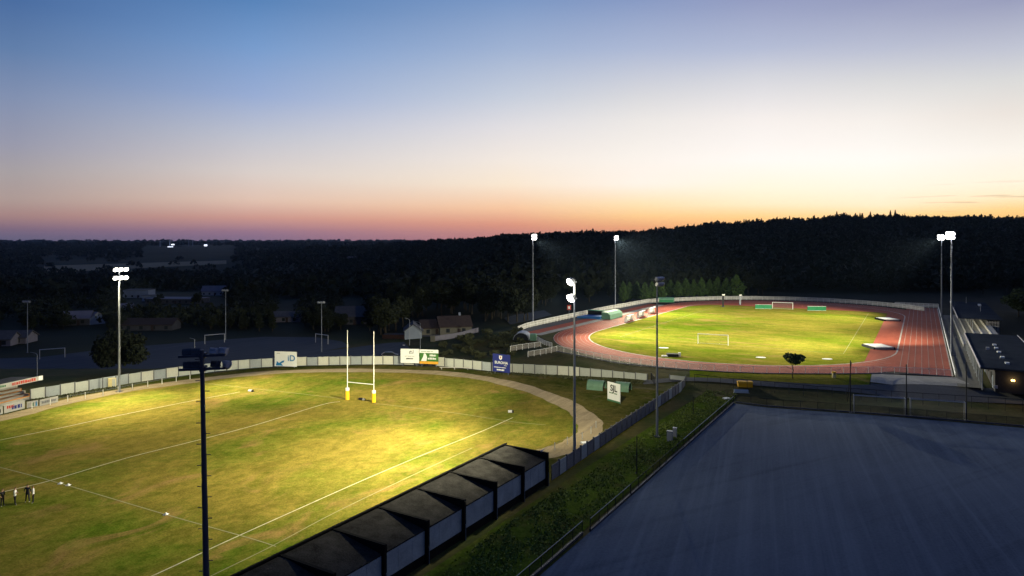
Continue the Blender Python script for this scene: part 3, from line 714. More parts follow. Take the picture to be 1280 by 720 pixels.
# ------------------------------------------------------------------ billboards
def board(x0, x1, yt, yb, D0, D1, label, mat='sign_white', group=None):
    p0 = dz(x0, D0, yb); p1 = dz(x1, D1, yb); top = CZ-(D0+D1)/2*(yt-HY)/F; bot = (p0.z+p1.z)/2
    d = Vector((p1.x-p0.x, p1.y-p0.y, 0)); w = d.length; h = top-bot
    r = empty('billboard', (p0.x, p0.y, 0), math.atan2(d.y, d.x), label, 'billboard', group)
    MB().box((w/2, 0, bot+h/2), (w, .06, h)).build('panel', mat, r)
    f = MB()
    for x in (w*.12, w*.88): f.box((x, .09, (bot+h)/2-.05), (.09, .09, bot+h-.1))
    f.box((w/2, .05, bot+h*.3), (w*.95, .05, .08)); f.box((w/2, .05, bot+h*.8), (w*.95, .05, .08)); f.build('support_frame', 'mid_steel', r)
    return r, w, bot, h
def bars(r, x0, z, words, hh, mat, name='lettering', y=-.045):
    """small lettering too far off to read: word-shaped marks"""
    m = MB(); x = x0
    for wd in words:
        k = 0
        while k < wd:
            ln = min(wd-k, rnd.uniform(.6, 1.0)*hh); tall = hh*rnd.uniform(.75, 1.0)
            m.box((x+k+ln*.42, y, z+tall/2), (ln*.72, .02, tall)); k += ln
        x += wd+hh*.8
    return m.build(name, mat, r)
r, w, z0, h = board(343.5, 371, 439.5, 458, 146.6, 145.8, 'white billboard with blue iD letters standing against the panel wall')
text('iD', 1.75, r, (w*.58, -.05, z0+h*.38), 'ink_blue', bold=.03, sx=1.05)
m = MB(); m.add([(w*.05, -.045, z0+.15), (w*.1, -.045, z0+h*.35), (w*.2, -.045, z0+h*.22), (w*.33, -.045, z0+h*.36), (w*.44, -.045, z0+h*.42), (w*.42, -.045, z0+h*.28), (w*.30, -.045, z0+h*.2), (w*.38, -.045, z0+.12)], [(0, 1, 2, 7), (2, 3, 6, 7), (3, 4, 5, 6)]); m.build('emblem', 'ink_blue', r)
bars(r, w*.1, z0+h*.86, [.7], .12, 'ink_grey')
r, w, z0, h = board(500.8, 523.8, 436, 453.8, 148.0, 147.6, 'white billboard with small grey emblem and lettering beside the green one')
m = MB(); m.box((w*.48, -.045, z0+h*.76), (.12, .02, h*.2)); m.box((w*.58, -.045, z0+h*.70), (.7, .02, .12)); m.box((w*.68, -.045, z0+h*.8), (.12, .02, h*.26)); m.box((w*.56, -.045, z0+h*.82), (.3, .02, .3)); m.build('emblem', 'ink_grey', r)
bars(r, w*.30, z0+h*.27, [1.55], .30, 'ink_black'); bars(r, w*.22, z0+h*.47, [.5, .9, .6], .10, 'ink_grey')
r, w, z0, h = board(524.4, 548, 437, 455, 147.5, 146.6, 'green and orange billboard with white header strip', 'sign_green')
MB().box((w/2, -.035, z0+h*.88), (w, .03, h*.24)).build('header_strip', 'sign_white', r)
MB().box((w/2, -.035, z0+h*.09), (w, .03, h*.18)).build('orange_strip', 'sign_orange', r)
bars(r, w*.54, z0+h*.54, [1.45], .40, 'sign_white'); bars(r, w*.44, z0+h*.32, [1.9], .42, 'sign_white')
m = MB(); m.add([(w*.08, -.05, z0+h*.2), (w*.38, -.05, z0+h*.2), (w*.40, -.05, z0+h*.5), (w*.33, -.05, z0+h*.72), (w*.24, -.05, z0+h*.74), (w*.2, -.05, z0+h*.5)], [(0, 1, 2, 5), (2, 3, 4, 5)]); m.build('white_figure', 'sign_white', r)
bars(r, w*.1, z0+h*.84, [1.1, .8, .6], .16, 'ink_green')
r, w, z0, h = board(616, 637.6, 442.8, 465.2, 139.8, 137.6, 'dark blue billboard with white crest and lettering before the wall', 'sign_blue')
text('EUROVIA', .74, r, (w*.5, -.05, z0+h*.46), 'sign_white', bold=.012, sx=1.02, align='CENTER')
text('VINCI', .26, r, (w*.74, -.05, z0+h*.36), 'sign_white', align='CENTER')
m = MB(); m.add([(w*.37, -.045, z0+h*.92), (w*.55, -.045, z0+h*.92), (w*.55, -.045, z0+h*.76), (w*.46, -.045, z0+h*.67), (w*.37, -.045, z0+h*.76)], [(0, 1, 2, 3, 4)]); m.build('crest', 'sign_white', r)
m = MB(); m.box((w*.46, -.06, z0+h*.82), (w*.06, .02, h*.1)); m.build('crest_mark', 'ink_red', r)
bars(r, w*.08, z0+h*.24, [2.9], .14, 'sign_white'); bars(r, w*.24, z0+h*.08, [1.8], .36, 'sign_white')
# white SJL board on the right verge
r, w, z0, h = board(759.5, 775.3, 478.5, 502.5, 116.0, 113.4, 'white standing sign with black SJL letters by the green dugouts')
text('SJL', 1.45, r, (w*.5, -.05, z0+h*.56), 'ink_black', bold=.03, sx=.98, align='CENTER')
bars(r, w*.14, z0+h*.42, [1.0, .8], .2, 'ink_green'); MB().box((w/2, -.036, z0+h*.045), (w, .03, h*.09)).build('base_strip', 'ink_green', r)
# bleachers at left with roof sign, advert boards
C = Vector((-82.2, 117.2, 0)); l = Vector((-.22, -.975, 0)); bk = Vector((-.975, .22, 0)); rz = math.atan2(l.y, l.x)
st = empty('bleacher_stand', C, rz, 'small covered bleachers with orange lit rows and a lettered roof edge', 'grandstand')
LN = 26   # local x runs along the rows, local -y is the back
for k in range(5):
    MB().box((LN/2, -.55-.85*k, .22+.42*k), (LN, .85, .44+.0*k)).build('step', 'concrete', st)
    MB().box((LN/2+.05*k, -.62-.85*k, .50+.42*k), (LN-.2, .36, .08)).build('bench', 'timber_seat' if k % 2 else 'orange_seat', st)
    MB().box((-.09, -.55-.85*k, .24+.42*k), (.16, .8, .40)).build('step_end', 'orange_seat' if k % 2 else 'pale_step', st)
MB().box((LN/2, -5.3, 1.7), (LN, .15, 3.4)).build('back_wall', 'dark_wall', st)
rf = MB(); rf.ext([(.6, 3.55), (.6, 3.67), (-5.6, 3.35), (-5.6, 3.23)], 'x', -.9, LN); rf.build('roof', 'dark_wall', st)
for x in (.3, 6, 12, 18): MB().tube((x, -4.9, 2.0), (x, -4.9, 3.3), .07, .07, 6).build('roof_post', 'mid_steel', st)
MB().box((LN/2-.6, .66, 3.45), (LN+1.2, .06, .78)).build('roof_sign', 'sign_dim', st)
MB().box((-.75, .70, 3.45), (.8, .04, .72)).build('sign_end', 'sign_white', st)
bars(st, .2, 3.22, [4.4], .5, 'ink_red', y=.71); bars(st, 5.6, 3.3, [1.6, 2.2], .36, 'ink_green', y=.71); bars(st, 11, 3.22, [3, 3], .45, 'ink_blue', y=.71)
def advert(x0, x1, yt, yb, yb2, label, marks):
    p0, p1 = at(x0, yb), at(x1, yb2); d = p1-p0; w = d.length; h = (p0.y+p1.y)/2*(yb-yt)/F
    r = empty('advert_board', p0, math.atan2(d.y, d.x), label, 'advert board', 'low advert boards in front of the bleachers')
    MB().box((w/2, 0, .08+h/2), (w, .05, h)).build('panel', 'sign_dim', r)
    f = MB()
    for x in (.15*w, .85*w): f.box((x, .15, .3), (.06, .28, .6))
    f.build('foot', 'mid_steel', r)
    for (u, wd, hh, zz, mt) in marks: bars(r, w*u, .08+h*zz, [w*wd], h*hh, mt, y=-.035)
    return r
advert(5, 31, 507, 517.5, 511, 'white advert board with blue and red lettering before the bleachers', [(.12, .35, .4, .45, 'ink_red'), (.36, .5, .45, .25, 'sign_blue')])
advert(33.5, 47.5, 503, 511, 508.5, 'white advert board with green and blue emblems', [(.45, .2, .6, .2, 'ink_green'), (.75, .2, .7, .15, 'ink_blue')])
advert(49.5, 72.5, 500.5, 508.2, 503, 'pale advert board with grey lettering at the end of the row', [(.1, .8, .4, .3, 'ink_grey')])
advert(-16, 3.5, 513, 522.5, 518, 'dark lettered advert board cut by the left frame edge', [(.1, .8, .5, .25, 'ink_black')])

# ------------------------------------------------------------------ shelter roof in the foreground
# local: x = along the axis away from the camera (s), y = across to the left (pitch side)
o = Vector((*xy(66.9, -35.5), 0)); SH = empty('spectator_shelter', o, math.atan2(CA, SA), 'long black flat roofed spectator shelter with ribbed roof and grey back panels', 'shelter')
W, BAY, NB, ZT_ = 5.6, 5.35, 10, 3.62
for k in range(NB+1):
    x = -BAY*k
    m = MB(); m.ext([(0, ZT_-.02), (W, ZT_+.02), (W, ZT_-.45), (.45, ZT_-1.25), (.45, -.2), (0, -.2)], 'x', x-.14, x+.14); m.build('frame_rib', 'black_beam', SH)
for k in range(NB):
    x1, x0 = -BAY*k-.15, -BAY*(k+1)+.15
    m = MB(); m.ext([(.30, 2.84), (W-1.0, ZT_-.06), (W-.1, ZT_-.04), (W-.1, ZT_-.2), (W-1.0, ZT_-.2), (.30, 2.72)], 'x', x0, x1); m.build('roof_bay', 'felt_roof', SH)
    m = MB(); m.box(((x0+x1)/2, .32, 1.73), (x1-x0-.05, .06, 1.94))
    for j in range(2): m.box((x0+1.7+j*1.7, .285, 1.73), (.02, .02, 1.92))
    m.build('back_panel', 'grey_cladding', SH)
    MB().box(((x0+x1)/2, .36, .30), (x1-x0-.04, .05, .9)).build('void_shade_sheet', 'black_beam', SH)  # near-black sheet stands in for the shaded void below the back panel
MB().box((-BAY*NB/2, W+.14, ZT_-.22), (BAY*NB+.6, .26, .62)).build('fascia', 'black_beam', SH)
MB().box((-BAY*NB/2, W-.04, ZT_+.12), (BAY*NB+.6, .10, .10)).build('parapet', 'black_beam', SH)
for k in range(3): MB().box((-BAY*NB/2, 1.2+1.0*k, .25+.3*k), (BAY*NB, .9, .3)).build('bench_step', 'concrete', SH)
m = MB()
for k in range(NB+1): m.tube((-BAY*k, -.06, -.2), (-BAY*k, -.06, 1.4), .035, .035, 6)
m.build('drain_pipe', 'mid_steel', SH)
MB().box((-.1, .8, ZT_+.08), (.2, .2, .16)).build('roof_lamp', 'lamp_back_pale', SH)

# ------------------------------------------------------------------ buildings by the track
def frame_sq(s, q, z): return empty
ob = Vector((*xy(138.5, 8.6), 2.0)); rzS = math.atan2(CA, SA)     # local x = away along the axis, local -y = to the right
B = empty('changing_block', ob, rzS, 'long dark flat roofed changing block with small white skylights', 'building')
LB, WB = 50, 9.4
MB().box((LB/2, -WB/2-1.0, 1.8), (LB, WB-1.6, 3.6)).build('wall', 'dark_wall', B)
MB().box((LB/2, -WB/2, 3.85), (LB+.6, WB+.4, .3)).build('roof', 'metal_roof', B)
MB().box((LB/2, .24, 3.92), (LB+.7, .10, .42)).build('roof_edge', 'lamp_back_pale', B)
MB().box((LB/2, -WB-.26, 3.92), (LB+.7, .10, .42)).build('roof_edge', 'lamp_back_pale', B)
pc = MB().tube((1, -.1, 0), (1, -.1, 3.7), .09, .09, 6).build('column', 'galvanised', B)
for k in range(1, 12): inst(pc, 'column', B, (k*4.3, 0, 0))
for k in range(8):
    MB().box((4+5.6*k, -1.78, 1.05), (1.0, .06, 2.1)).build('door', 'house_white' if k % 3 == 0 else 'roof_tile', B)
    MB().box((6.6+5.6*k, -1.78, 1.9), (1.4, .06, .8)).build('window', 'window_glass', B)
for (px, py) in ((1243, 431), (1245.3, 435), (1248.7, 440), (1253, 446.5), (1259, 454)):
    p = at(px, py, 6.1)-ob; p = Matrix.Rotation(-rzS, 3, 'Z') @ p
    MB().box((p.x, p.y, 4.12), (1.0, .62, .24)).build('skylight', 'white_paint', B)
p = at(1234.5, 436.5, 6.1)-ob; p = Matrix.Rotation(-rzS, 3, 'Z') @ p
MB().box((p.x, p.y, 4.25), (.5, .55, .5)).build('roof_vent', 'lamp_back_pale', B)
MB().box((-.12, -4.2, 2.2), (.14, .5, .22)).build('wall_lamp', 'wall_lamp', B)
L = bpy.data.lights.new('wall_lamp_light', 'POINT'); L.energy = 60; L.color = (1, .6, .2); L.shadow_soft_size = .1
lo = bpy.data.objects.new('wall_lamp_light', L); col.objects.link(lo); lo.parent = B; lo.location = (-.5, -4.2, 2.2)
MB().box((-.05, -1.9, .9), (.3, .5, .5)).build('wall_box', 'lamp_back_pale', B)
ob2 = Vector((*xy(194, 8.2), 2.0)); T = empty('track_stand', ob2, rzS, 'far roofed stand with pale concrete steps beside the sprint straight', 'grandstand')
for k in range(5): MB().box((38, -.9-1.35*k, .35*(k+1)), (76, 1.3, .7*(k+1))).build('step', 'concrete', T)
for k in range(5): MB().box((38, -.32-1.35*k, .70*(k+1)+.03), (76, .22, .05)).build('step_edge', 'pale_step', T)
MB().box((47, -4.6, 5.05), (57, 9.6, .22)).build('roof', 'metal_roof', T)
MB().box((47, .22, 5.1), (57.2, .10, .42)).build('roof_edge', 'lamp_back_pale', T)
MB().box((47, -8.6, 2.5), (57, .2, 4.9)).build('back_wall', 'dark_wall', T)
pc = MB().tube((19, -3, 1.5), (19, -3, 4.95), .09, .09, 6).build('column', 'galvanised', T)
for k in range(1, 8): inst(pc, 'column', T, (k*7.8, 0, 0))
lt = MB()
for k in range(9): lt.box((18.5, -5.9-.33*k, 3.0), (.08, .10, 3.4))
for k in range(4): lt.box((18.5, -7.2, 1.6+.9*k), (.07, 2.9, .10))
lt.build('lattice_screen', 'pale_step', T)
for x, y in ((40, -6), (70, -4)): MB().tube((x, y, 5.1), (x, y, 7.2), .06, .04, 6).build('antenna', 'galvanised', T)
for x in (60, 62.5): MB().box((x, -7.0, 5.4), (.7, .7, .45)).build('roof_vent', 'white_paint', T)

# ------------------------------------------------------------------ equipment
def mat_block(px0, px1, yb, depth, h, label, top, side, z=2.0, name='landing_mat', cat='landing mat', group=None):
    p0, p1 = at(px0, yb, z), at(px1, yb, z); w = (p1-p0).length
    r = empty(name, p0, 0, label, cat, group)
    MB().box((w/2, depth/2, h/2), (w, depth, h)).build('cushion', side, r)
    MB().box((w/2, depth/2, h+.03), (w-.1, depth-.05, .05)).build('top_sheet', top, r)
    m = MB()
    for x in (-.22, w+.22): m.box((x, depth/2, h/2-.02), (.4, depth*.96, h*.96))
    m.build('side_flap', 'dark_cover', r)
    return r
mat_block(1094.5, 1117.5, 437, 5.6, .5, 'white covered landing mat nearest the changing block side of the infield', 'white_paint', 'concrete', group='white landing mats on the red jump area')
mat_block(1107.5, 1124.5, 401.5, 6, .5, 'white covered landing mat at the far end of the red jump area', 'white_paint', 'concrete', group='white landing mats on the red jump area')
# pole-vault bed: blue mat with a black box standing for its shaded gap and green cover
pv = at(741, 398, 2); V = empty('vault_bed', pv, AX*-1, 'blue vault mat with black box as shaded opening and green cover beside the track', 'vault bed')
m = MB(); m.ext([(-5, 0), (3.2, 0), (3.2, .9), (-5, .5)], 'y', -1.5, 5.0); m.build('mat', 'mat_blue', V)
m = MB(); m.ext([(3.3, 0), (6.3, 0), (6.2, 1.5), (5.2, 2.2), (3.3, 2.3)], 'y', -.5, 10); m.build('cover', 'mat_pale_green', V)
m = MB(); m.box((-.5, 6.0, 1.0), (7, 2.2, 1.9)); m.build('gap_shade_box', 'dark_cover', V)  # solid black box, the gap's shade put into its colour
m = MB(); m.box((-.5, 6.2, 2.0), (7.4, 2.6, .12)); m.build('cover_top', 'mat_green', V)
p0 = at(823, 377.8, 2); V = empty('mat_shed', p0, -.1, 'pale green mat shed at the far left corner of the track', 'shed')
m = MB(); m.ext([(0, 0), (3, 0), (2.9, 1.3), (2.2, 1.9), (.8, 1.9), (.1, 1.3)], 'x', 0, 6.5); m.build('shell', 'mat_pale_green', V); MB().box((3.2, -.05, .55), (5.6, .08, .9)).build('door', 'mat_green', V)
for x0, x1, yb, lab in ((944.2, 964.2, 386, 'green box screen left of the far goal'), (1009.5, 1031.8, 388.2, 'green box screen right of the far goal')):
    p0, p1 = at(x0, yb, 2), at(x1, yb, 2); w = (p1-p0).length
    r = empty('green_screen', p0, -.06, lab, 'screen', 'green screens beside the far goal')
    MB().box((w/4-.02, 0, .78), (w/2-.06, .5, 1.5)).build('panel', 'mat_green', r); MB().box((w*.75+.02, 0, .78), (w/2-.06, .5, 1.5)).build('panel', 'mat_green', r)
    MB().box((w/2, 0, 1.56), (w, .55, .06)).build('top_rail', 'white_paint', r); MB().box((w/2, 0, .04), (w, .6, .07)).build('base_rail', 'white_paint', r)
for px, yb, yt, mt, lab in ((903.8, 383.5, 367.5, 'black_steel', 'dark padded cage post by the far bend of the track'), (925, 381, 368, 'galvanised', 'grey cage post with white head by the far bend')):
    b = at(px, yb, 2); H = b.y*(yb-yt)/F
    r = empty('cage_post', b, 0, lab, 'post'); MB().box((0, 0, H*.44), (.55, .5, H*.88)).build('post', mt, r)
    MB().box((.2, 0, H*.93), (1.0, .4, H*.10)).build('head', 'white_paint', r); MB().box((0, 0, .05), (1.2, 1.2, .1)).build('foot', 'dark_steel', r)
# white dugouts left of the football pitch
A_, B_ = at(787, 401.5, 2), at(815, 391.5, 2)
for k, lab in enumerate(('white team shelter at near end of the row left of the pitch', 'white team shelter in the middle of the row left of the pitch', 'white team shelter at far end of the row left of the pitch')):
    p = A_.lerp(B_, k/2.0); d = (B_-A_).normalized()
    r = empty('team_shelter', p, math.atan2(d.y, d.x), lab, 'dugout', 'white team shelters left of the football pitch')
    prof = [(.7+0.0, 0), (.75, 1.0), (.55, 1.6), (.1, 1.95), (-.55, 2.0), (-.6, 1.92), (.05, 1.85), (.45, 1.53), (.65, .98), (.6, 0)]
    MB().ext(prof, 'x', -3.2, 3.2).build('shell', 'white_paint', r)
    for x in (-3.24, 3.24): MB().ext([(.6, .02), (.65, 1.0), (.45, 1.53), (.0, 1.85), (-.2, .02)], 'x', x-.04, x+.04).build('end_panel', 'white_paint', r)
    MB().box((0, .2, .4), (6, .4, .08)).build('bench', 'dark_steel', r)
# flat white plates on the grass, black mat with boxes
for px, py, w_, lab in ((829.5, 435, 2.3, 'flat white plate on the grass near the black mat'), (951, 447, 2.1, 'flat white plate on the grass at the near edge, below the goal'), (1034, 449, 2.1, 'flat white plate on the grass near the small tree')):
    b = at(px, py, 2.02); r = empty('ground_plate', b, 0, lab, 'plate', 'white plates lying on the football grass')
    MB().prism([(w_/2*math.cos(t*math.pi/10), .75*math.sin(t*math.pi/10)) for t in range(20)], 0, .07).build('disc', 'white_paint', r); MB().prism([(w_*.53*math.cos(t*math.pi/10), .82*math.sin(t*math.pi/10)) for t in range(20)], 0, .03).build('rim', 'concrete', r)
b = at(834, 446, 2.02); r = empty('black_mat', b, -.1, 'low black mat pile at the near edge of the football grass', 'mat')
MB().box((1.2, .7, .3), (2.4, 1.6, .6)).build('cushion', 'dark_cover', r); MB().box((-.5, .3, .12), (1.3, .9, .22)).build('white_wedge', 'white_paint', r); MB().box((2.75, .9, .4), (.5, .5, .8)).build('white_box', 'white_paint', r)
# tunnel shed by the ramp
b = at(640.5, 425, 1.9); r = empty('tunnel_shed', b, -.15, 'dark round topped tunnel shed with green end by the track ramp', 'shed')
arc = [(2.1*math.cos(t), 1.9*math.sin(t)) for t in [math.pi*k/10 for k in range(11)]]
m = MB(); m.ext([(x+2.2, z) for x, z in arc], 'y', 0.06, 5); m.build('shell', 'galvanised', r)
m = MB(); m.ext([(x*.92+2.2, z*.92) for x, z in arc], 'y', -.02, .05); m.build('opening', 'dark_cover', r)  # dark sheet over the solid end, painted as the shade inside
m = MB(); m.box((5.3, .6, .8), (1.5, 2, 1.6)); m.build('green_end', 'mat_pale_green', r)
# green dugouts by the wall
def dugout(px0, px1, yb, yt, label, rz):
    p0, p1 = at(px0, yb), at(px1, yb); w = (p1-p0).length; H = p0.y*(yb-yt)/F*.86
    r = empty('green_dugout', p0, rz, label, 'dugout', 'green dugouts beside the dirt path')
    n = 10; rr = H*.98; prof = [(rr*.8-rr*.8*math.cos(t), H*math.sin(t)**.75) for t in [math.pi*k/n for k in range(n+1)]]
    inner = [(rr*.8+(y-rr*.8)*.94, z*.95) for y, z in prof[::-1]]
    MB().ext(prof+inner, 'x', 0, w).build('shell', 'dugout_green', r)
    MB().ext(prof, 'x', .0, .04).build('end_panel', 'dugout_green', r)
    m = MB(); po = [(rr*.8+(y-rr*.8)*1.02, z*1.02) for y, z in prof]
    for k in range(1, 6): m.ext(po+prof[::-1], 'x', w*k/6-.03, w*k/6+.03)
    m.build('rib', 'dugout_green', r); MB().box((w/2, rr*.9, .4), (w-.2, .4, .06)).build('bench', 'timber_seat', r)
dugout(733, 754, 487, 474, 'curved green dugout left of the white SJL sign', -.42)
dugout(768, 786, 489, 476.5, 'curved green dugout partly behind the white SJL sign', -.42)
# cabinets on the bank, wall cabinet
for px, yb, yt, w_, lab in ((837.3, 551.5, 539, .72, 'grey white cabinet on the bank, larger of two beside the mast'), (843.6, 546.5, 535, .5, 'narrow grey white cabinet on the bank beside the dark mast')):
    b = at(px, yb); H = b.y*(yb-yt)/F
    r = empty('electric_cabinet', b, -.4, lab, 'cabinet'); MB().box((0, 0, H/2), (w_, .45, H)).build('body', 'lamp_back_pale', r); MB().box((0, -.235, H/2), (w_*.85, .02, H*.88)).build('door', 'lamp_back_pale', r); MB().box((0, 0, H+.03), (w_+.08, .55, .06)).build('cap', 'galvanised', r)
b = at(140.3, 484); r = empty('cream_cabinet', b, .3, 'cream cabinet against the panel wall beside the lit mast', 'cabinet')
MB().box((0, 0, .85), (1.25, .4, 1.7)).build('body', 'cream_plastic', r); MB().box((-.3, -.21, .85), (.55, .02, 1.5)).build('door', 'cream_plastic', r); MB().box((.3, -.21, .85), (.55, .02, 1.5)).build('door', 'panel_c', r)
# yellow bin, pale cover, cream bin, small slabs
b = on(922.8, 484.5); r = empty('grit_bin', b, -.15, 'yellow box bin standing on the drive behind the wire fence', 'bin')
MB().ext([(0, 0), (1.0, 0), (1.1, .75), (-.1, .75)], 'x', 0, 2.5).build('body', 'yellow_plastic', r); MB().ext([(-.15, .77), (1.15, .77), (1.0, 1.0), (.1, 1.0)], 'x', -.06, 2.56).build('lid', 'yellow_plastic', r)
b = on(918, 491); r = empty('tarp_cover', b, -.2, 'low pale blue cover lying on the grass below the yellow bin', 'cover')
MB().ext([(0, 0), (1.1, 0), (.9, .42), (.5, .55), (.2, .42)], 'x', 0, 2.4).build('shell', 'pale_blue', r); MB().box((1.2, .55, .03), (2.7, 1.3, .05)).build('rim', 'galvanised', r)
b = on(1042.5, 473); r = empty('litter_bin', b, 0, 'small cream and yellow bin on the lawn strip by the track', 'bin')
MB().prism([(.33*math.cos(t*math.pi/6), .33*math.sin(t*math.pi/6)) for t in range(12)], 0, .9).build('body', 'cream_plastic', r); MB().prism([(.36*math.cos(t*math.pi/6), .36*math.sin(t*math.pi/6)) for t in range(12)], .9, 1.15).build('lid', 'yellow_plastic', r); MB().box((0, -.34, .75), (.3, .05, .14)).build('slot', 'dark_cover', r)
for px, py, w_, lab in ((732.5, 554, 1.4, 'flat white slab beside the path near the slab wall'), (908, 498.5, 1.1, 'small white slab at the corner of the blue court')):
    b = at(px, py, .02); r = empty('stone_slab', b, .4, lab, 'slab'); MB().prism([(-w_/2, -.4), (w_/2, -.45), (w_/2+.05, .4), (-w_/2+.1, .45)], 0, .16).build('top', 'white_paint', r); MB().box((0, 0, .02), (w_+.1, .95, .04)).build('bed', 'concrete', r)
# white bench frame before the wall
b = at(552, 461.5); r = empty('low_bench', b, -.1, 'long low pale bench in front of the panel wall', 'bench')
MB().box((2.8, 0, .42), (6.4, .35, .07)).build('seat', 'pale_step', r)
for x in (0, 2.8, 5.6): MB().box((x, 0, .2), (.12, .3, .4)).build('leg', 'concrete', r)
# kit bags and balls on the grass
def bag(px, py, label, m1, m2, s=1.0):
    b = at(px, py); r = empty('kit_bag', b, rnd.uniform(-.5, .5), label, 'bag')
    MB().ext([(-.2, 0), (.2, 0), (.24, .16), (.14, .34), (-.14, .34), (-.24, .16)], 'x', -.42*s, .2*s).build('body', m1, r); MB().ext([(-.19, 0), (.19, 0), (.22, .16), (.12, .31), (-.12, .31), (-.22, .16)], 'x', .2*s, .46*s).build('end_pocket', m2, r)
    m = MB(); m.tube((-.2*s, 0, .33), (0, 0, .46), .02, .02, 6); m.tube((0, 0, .46), (.15*s, 0, .33), .02, .02, 6); m.build('handle', 'dark_cover', r)
bag(313.5, 489.5, 'white and black kit bag alone on the pitch by the far path', 'cloth_white', 'cloth_black')
bag(452, 500, 'dark kit bag lying between the rugby posts', 'cloth_black', 'cloth_grey', 1.3)
bag(638.5, 515.5, 'white kit bag at the corner of the rugby pitch', 'cloth_white', 'cloth_black')
for px, py, lab in ((75.5, 604.5, 'white marker cone on the faint cross line, nearest the players'), (85.5, 606.5, 'white marker cone on the faint cross line, second from the players'), (207.5, 643, 'white marker cone alone on the faint cross line before the near mast')):
    b = at(px, py, .01); r = empty('marker_cone', b, 0, lab, 'cone', 'white marker cones on the rugby pitch')
    MB().tube((0, 0, 0.02), (0, 0, .18), .20, .06, 12).build('cone', 'white_paint', r); MB().box((0, 0, .01), (.44, .44, .02)).build('base', 'white_paint', r)
b = at(711.3, 400, 2); r = empty('red_sign', b, 0, 'small red sign on a post beyond the left track railing', 'sign')
MB().tube((0, 0, 0), (0, 0, 4.4), .06, .06, 6).build('post', 'mid_steel', r); MB().box((0, -.08, 4.0), (1.3, .06, 1.6)).build('panel', 'ink_red', r); MB().box((0, -.12, 4.0), (.6, .03, .8)).build('symbol', 'sign_white', r)
# dark car on the lower road
b = on(487, 447); r = empty('parked_car', b, .15, 'dark parked car on the lower road beside the white billboard', 'car')
MB().ext([(-2.1, .3), (2.1, .3), (2.15, .75), (1.3, .92), (.75, 1.42), (-1.2, 1.45), (-1.9, .95), (-2.15, .8)], 'y', -.85, .85).build('body', 'car_paint', r)
MB().ext([(.68, 1.36), (1.18, .95), (-1.75, .98), (-1.15, 1.38)], 'y', -.865, .865).build('window', 'window_glass', r)
for x in (-1.3, 1.3):
    for y in (-.8, .8): MB().tube((x, y-.1, .32), (x, y+.1, .32), .32, .32, 14).build('wheel', 'rubber', r)
for y in (-.6, .6): MB().box((2.14, y, .72), (.06, .3, .14)).build('headlight', 'white_paint', r)

# ------------------------------------------------------------------ houses
def house(px, py, w_, d_, h_, rh, rz, label, wall='house_white', roof='roof_tile', flat=False, chim=False, group='houses in the valley behind the pitch', z=None, gable=True):
    b = on(px, py) if z is None else at(px, py, z)
    r = empty('house', b-Vector((0, 0, .3)), rz, label, 'house', group)
    h_ += .3
    if flat:
        MB().box((0, 0, h_/2), (w_, d_, h_)).build('wall', wall, r); MB().box((0, 0, h_+.12), (w_+.5, d_+.5, .24)).build('roof', roof, r)
    else:
        m = MB(); m.ext([(-d_/2, 0), (d_/2, 0), (d_/2, h_), (0, h_+rh), (-d_/2, h_)], 'x', -w_/2, w_/2); m.build('wall', wall, r)
        e = .5; k = rh/(d_/2)
        m = MB(); m.ext([(-d_/2-e, h_-e*k+.03), (0, h_+rh+.03), (d_/2+e, h_-e*k+.03), (d_/2+e, h_-e*k+.25), (0, h_+rh+.28), (-d_/2-e, h_-e*k+.25)], 'x', -w_/2-.4, w_/2+.4); rf = m.build('roof', roof, r)
        if chim: MB().box((w_*.2, .4, h_+rh+.5), (.6, .6, 1.4)).build('chimney', 'house_white', rf)
    for k in range(max(2, int(w_/3.5))):
        x = -w_/2+w_*(k+.5)/max(2, int(w_/3.5))
        MB().box((x, -d_/2-.02, min(1.6, h_*.55)), (1.1, .06, 1.2)).build('window', 'window_glass', r)
    MB().box((w_*.1, -d_/2-.025, 1.05), (.95, .06, 2.1)).build('door', 'roof_tile', r)
    return r
house(516.5, 421, 9, 5.2, 2.4, 1.9, R(90)+.15, 'small white gabled house behind the street lamps', chim=False, roof='roof_slate', group=None)
house(541, 416.5, 8, 8, 2.2, 2.0, .25, 'low dark roofed house wing beside the white gabled house', 'house_cream', 'roof_tile', group=None)
house(567, 416, 10, 9, 2.6, 2.6, .25, 'brown roofed house with pale wall and chimney behind the garden wall', 'house_cream', 'roof_tile', chim=True, group=None)
house(441, 404, 12, 9, 3, 3.2, .1, 'dim purple roofed house in the trees behind the rugby posts', 'roof_slate', 'roof_slate', group=None)
house(357, 401.5, 12, 7, 2.0, 1.6, .1, 'long low dim house beyond the dark court', 'roof_pale', 'roof_slate', group=None)
house(98, 405.5, 9, 7, 2.6, 2.2, .3, 'pale roofed house among dark trees, left of the lit mast', 'roof_slate', 'roof_pale', group=None)
house(115, 404.5, 7, 6, 2.4, 1.9, -.5, 'smaller pale roofed house next to another, left of the lit mast', 'house_white', 'roof_pale', group=None)
house(174, 372, 16, 10, 5.2, 0, .05, 'flat roofed pale block in the valley right of the lit lamps', 'house_white', 'roof_slate', flat=True, group=None)
house(190, 376, 8, 8, 3.2, 0, .05, 'low flat annex beside the pale block in the valley', 'house_white', 'roof_slate', flat=True, group=None)
house(222, 378.5, 30, 14, 2.6, 0, -.1, 'wide low shed with pale roof in the valley', 'roof_slate', 'roof_pale', flat=True, group=None)
house(268, 369, 15, 9, 3, 3.4, .12, 'white house with pale roof above the thin court mast', 'house_white', 'roof_pale', group=None)
house(190, 411.5, 17, 7, 2.0, 1.7, .05, 'long dim roof among the trees right of the lit mast', 'roof_slate', 'roof_tile', group=None)
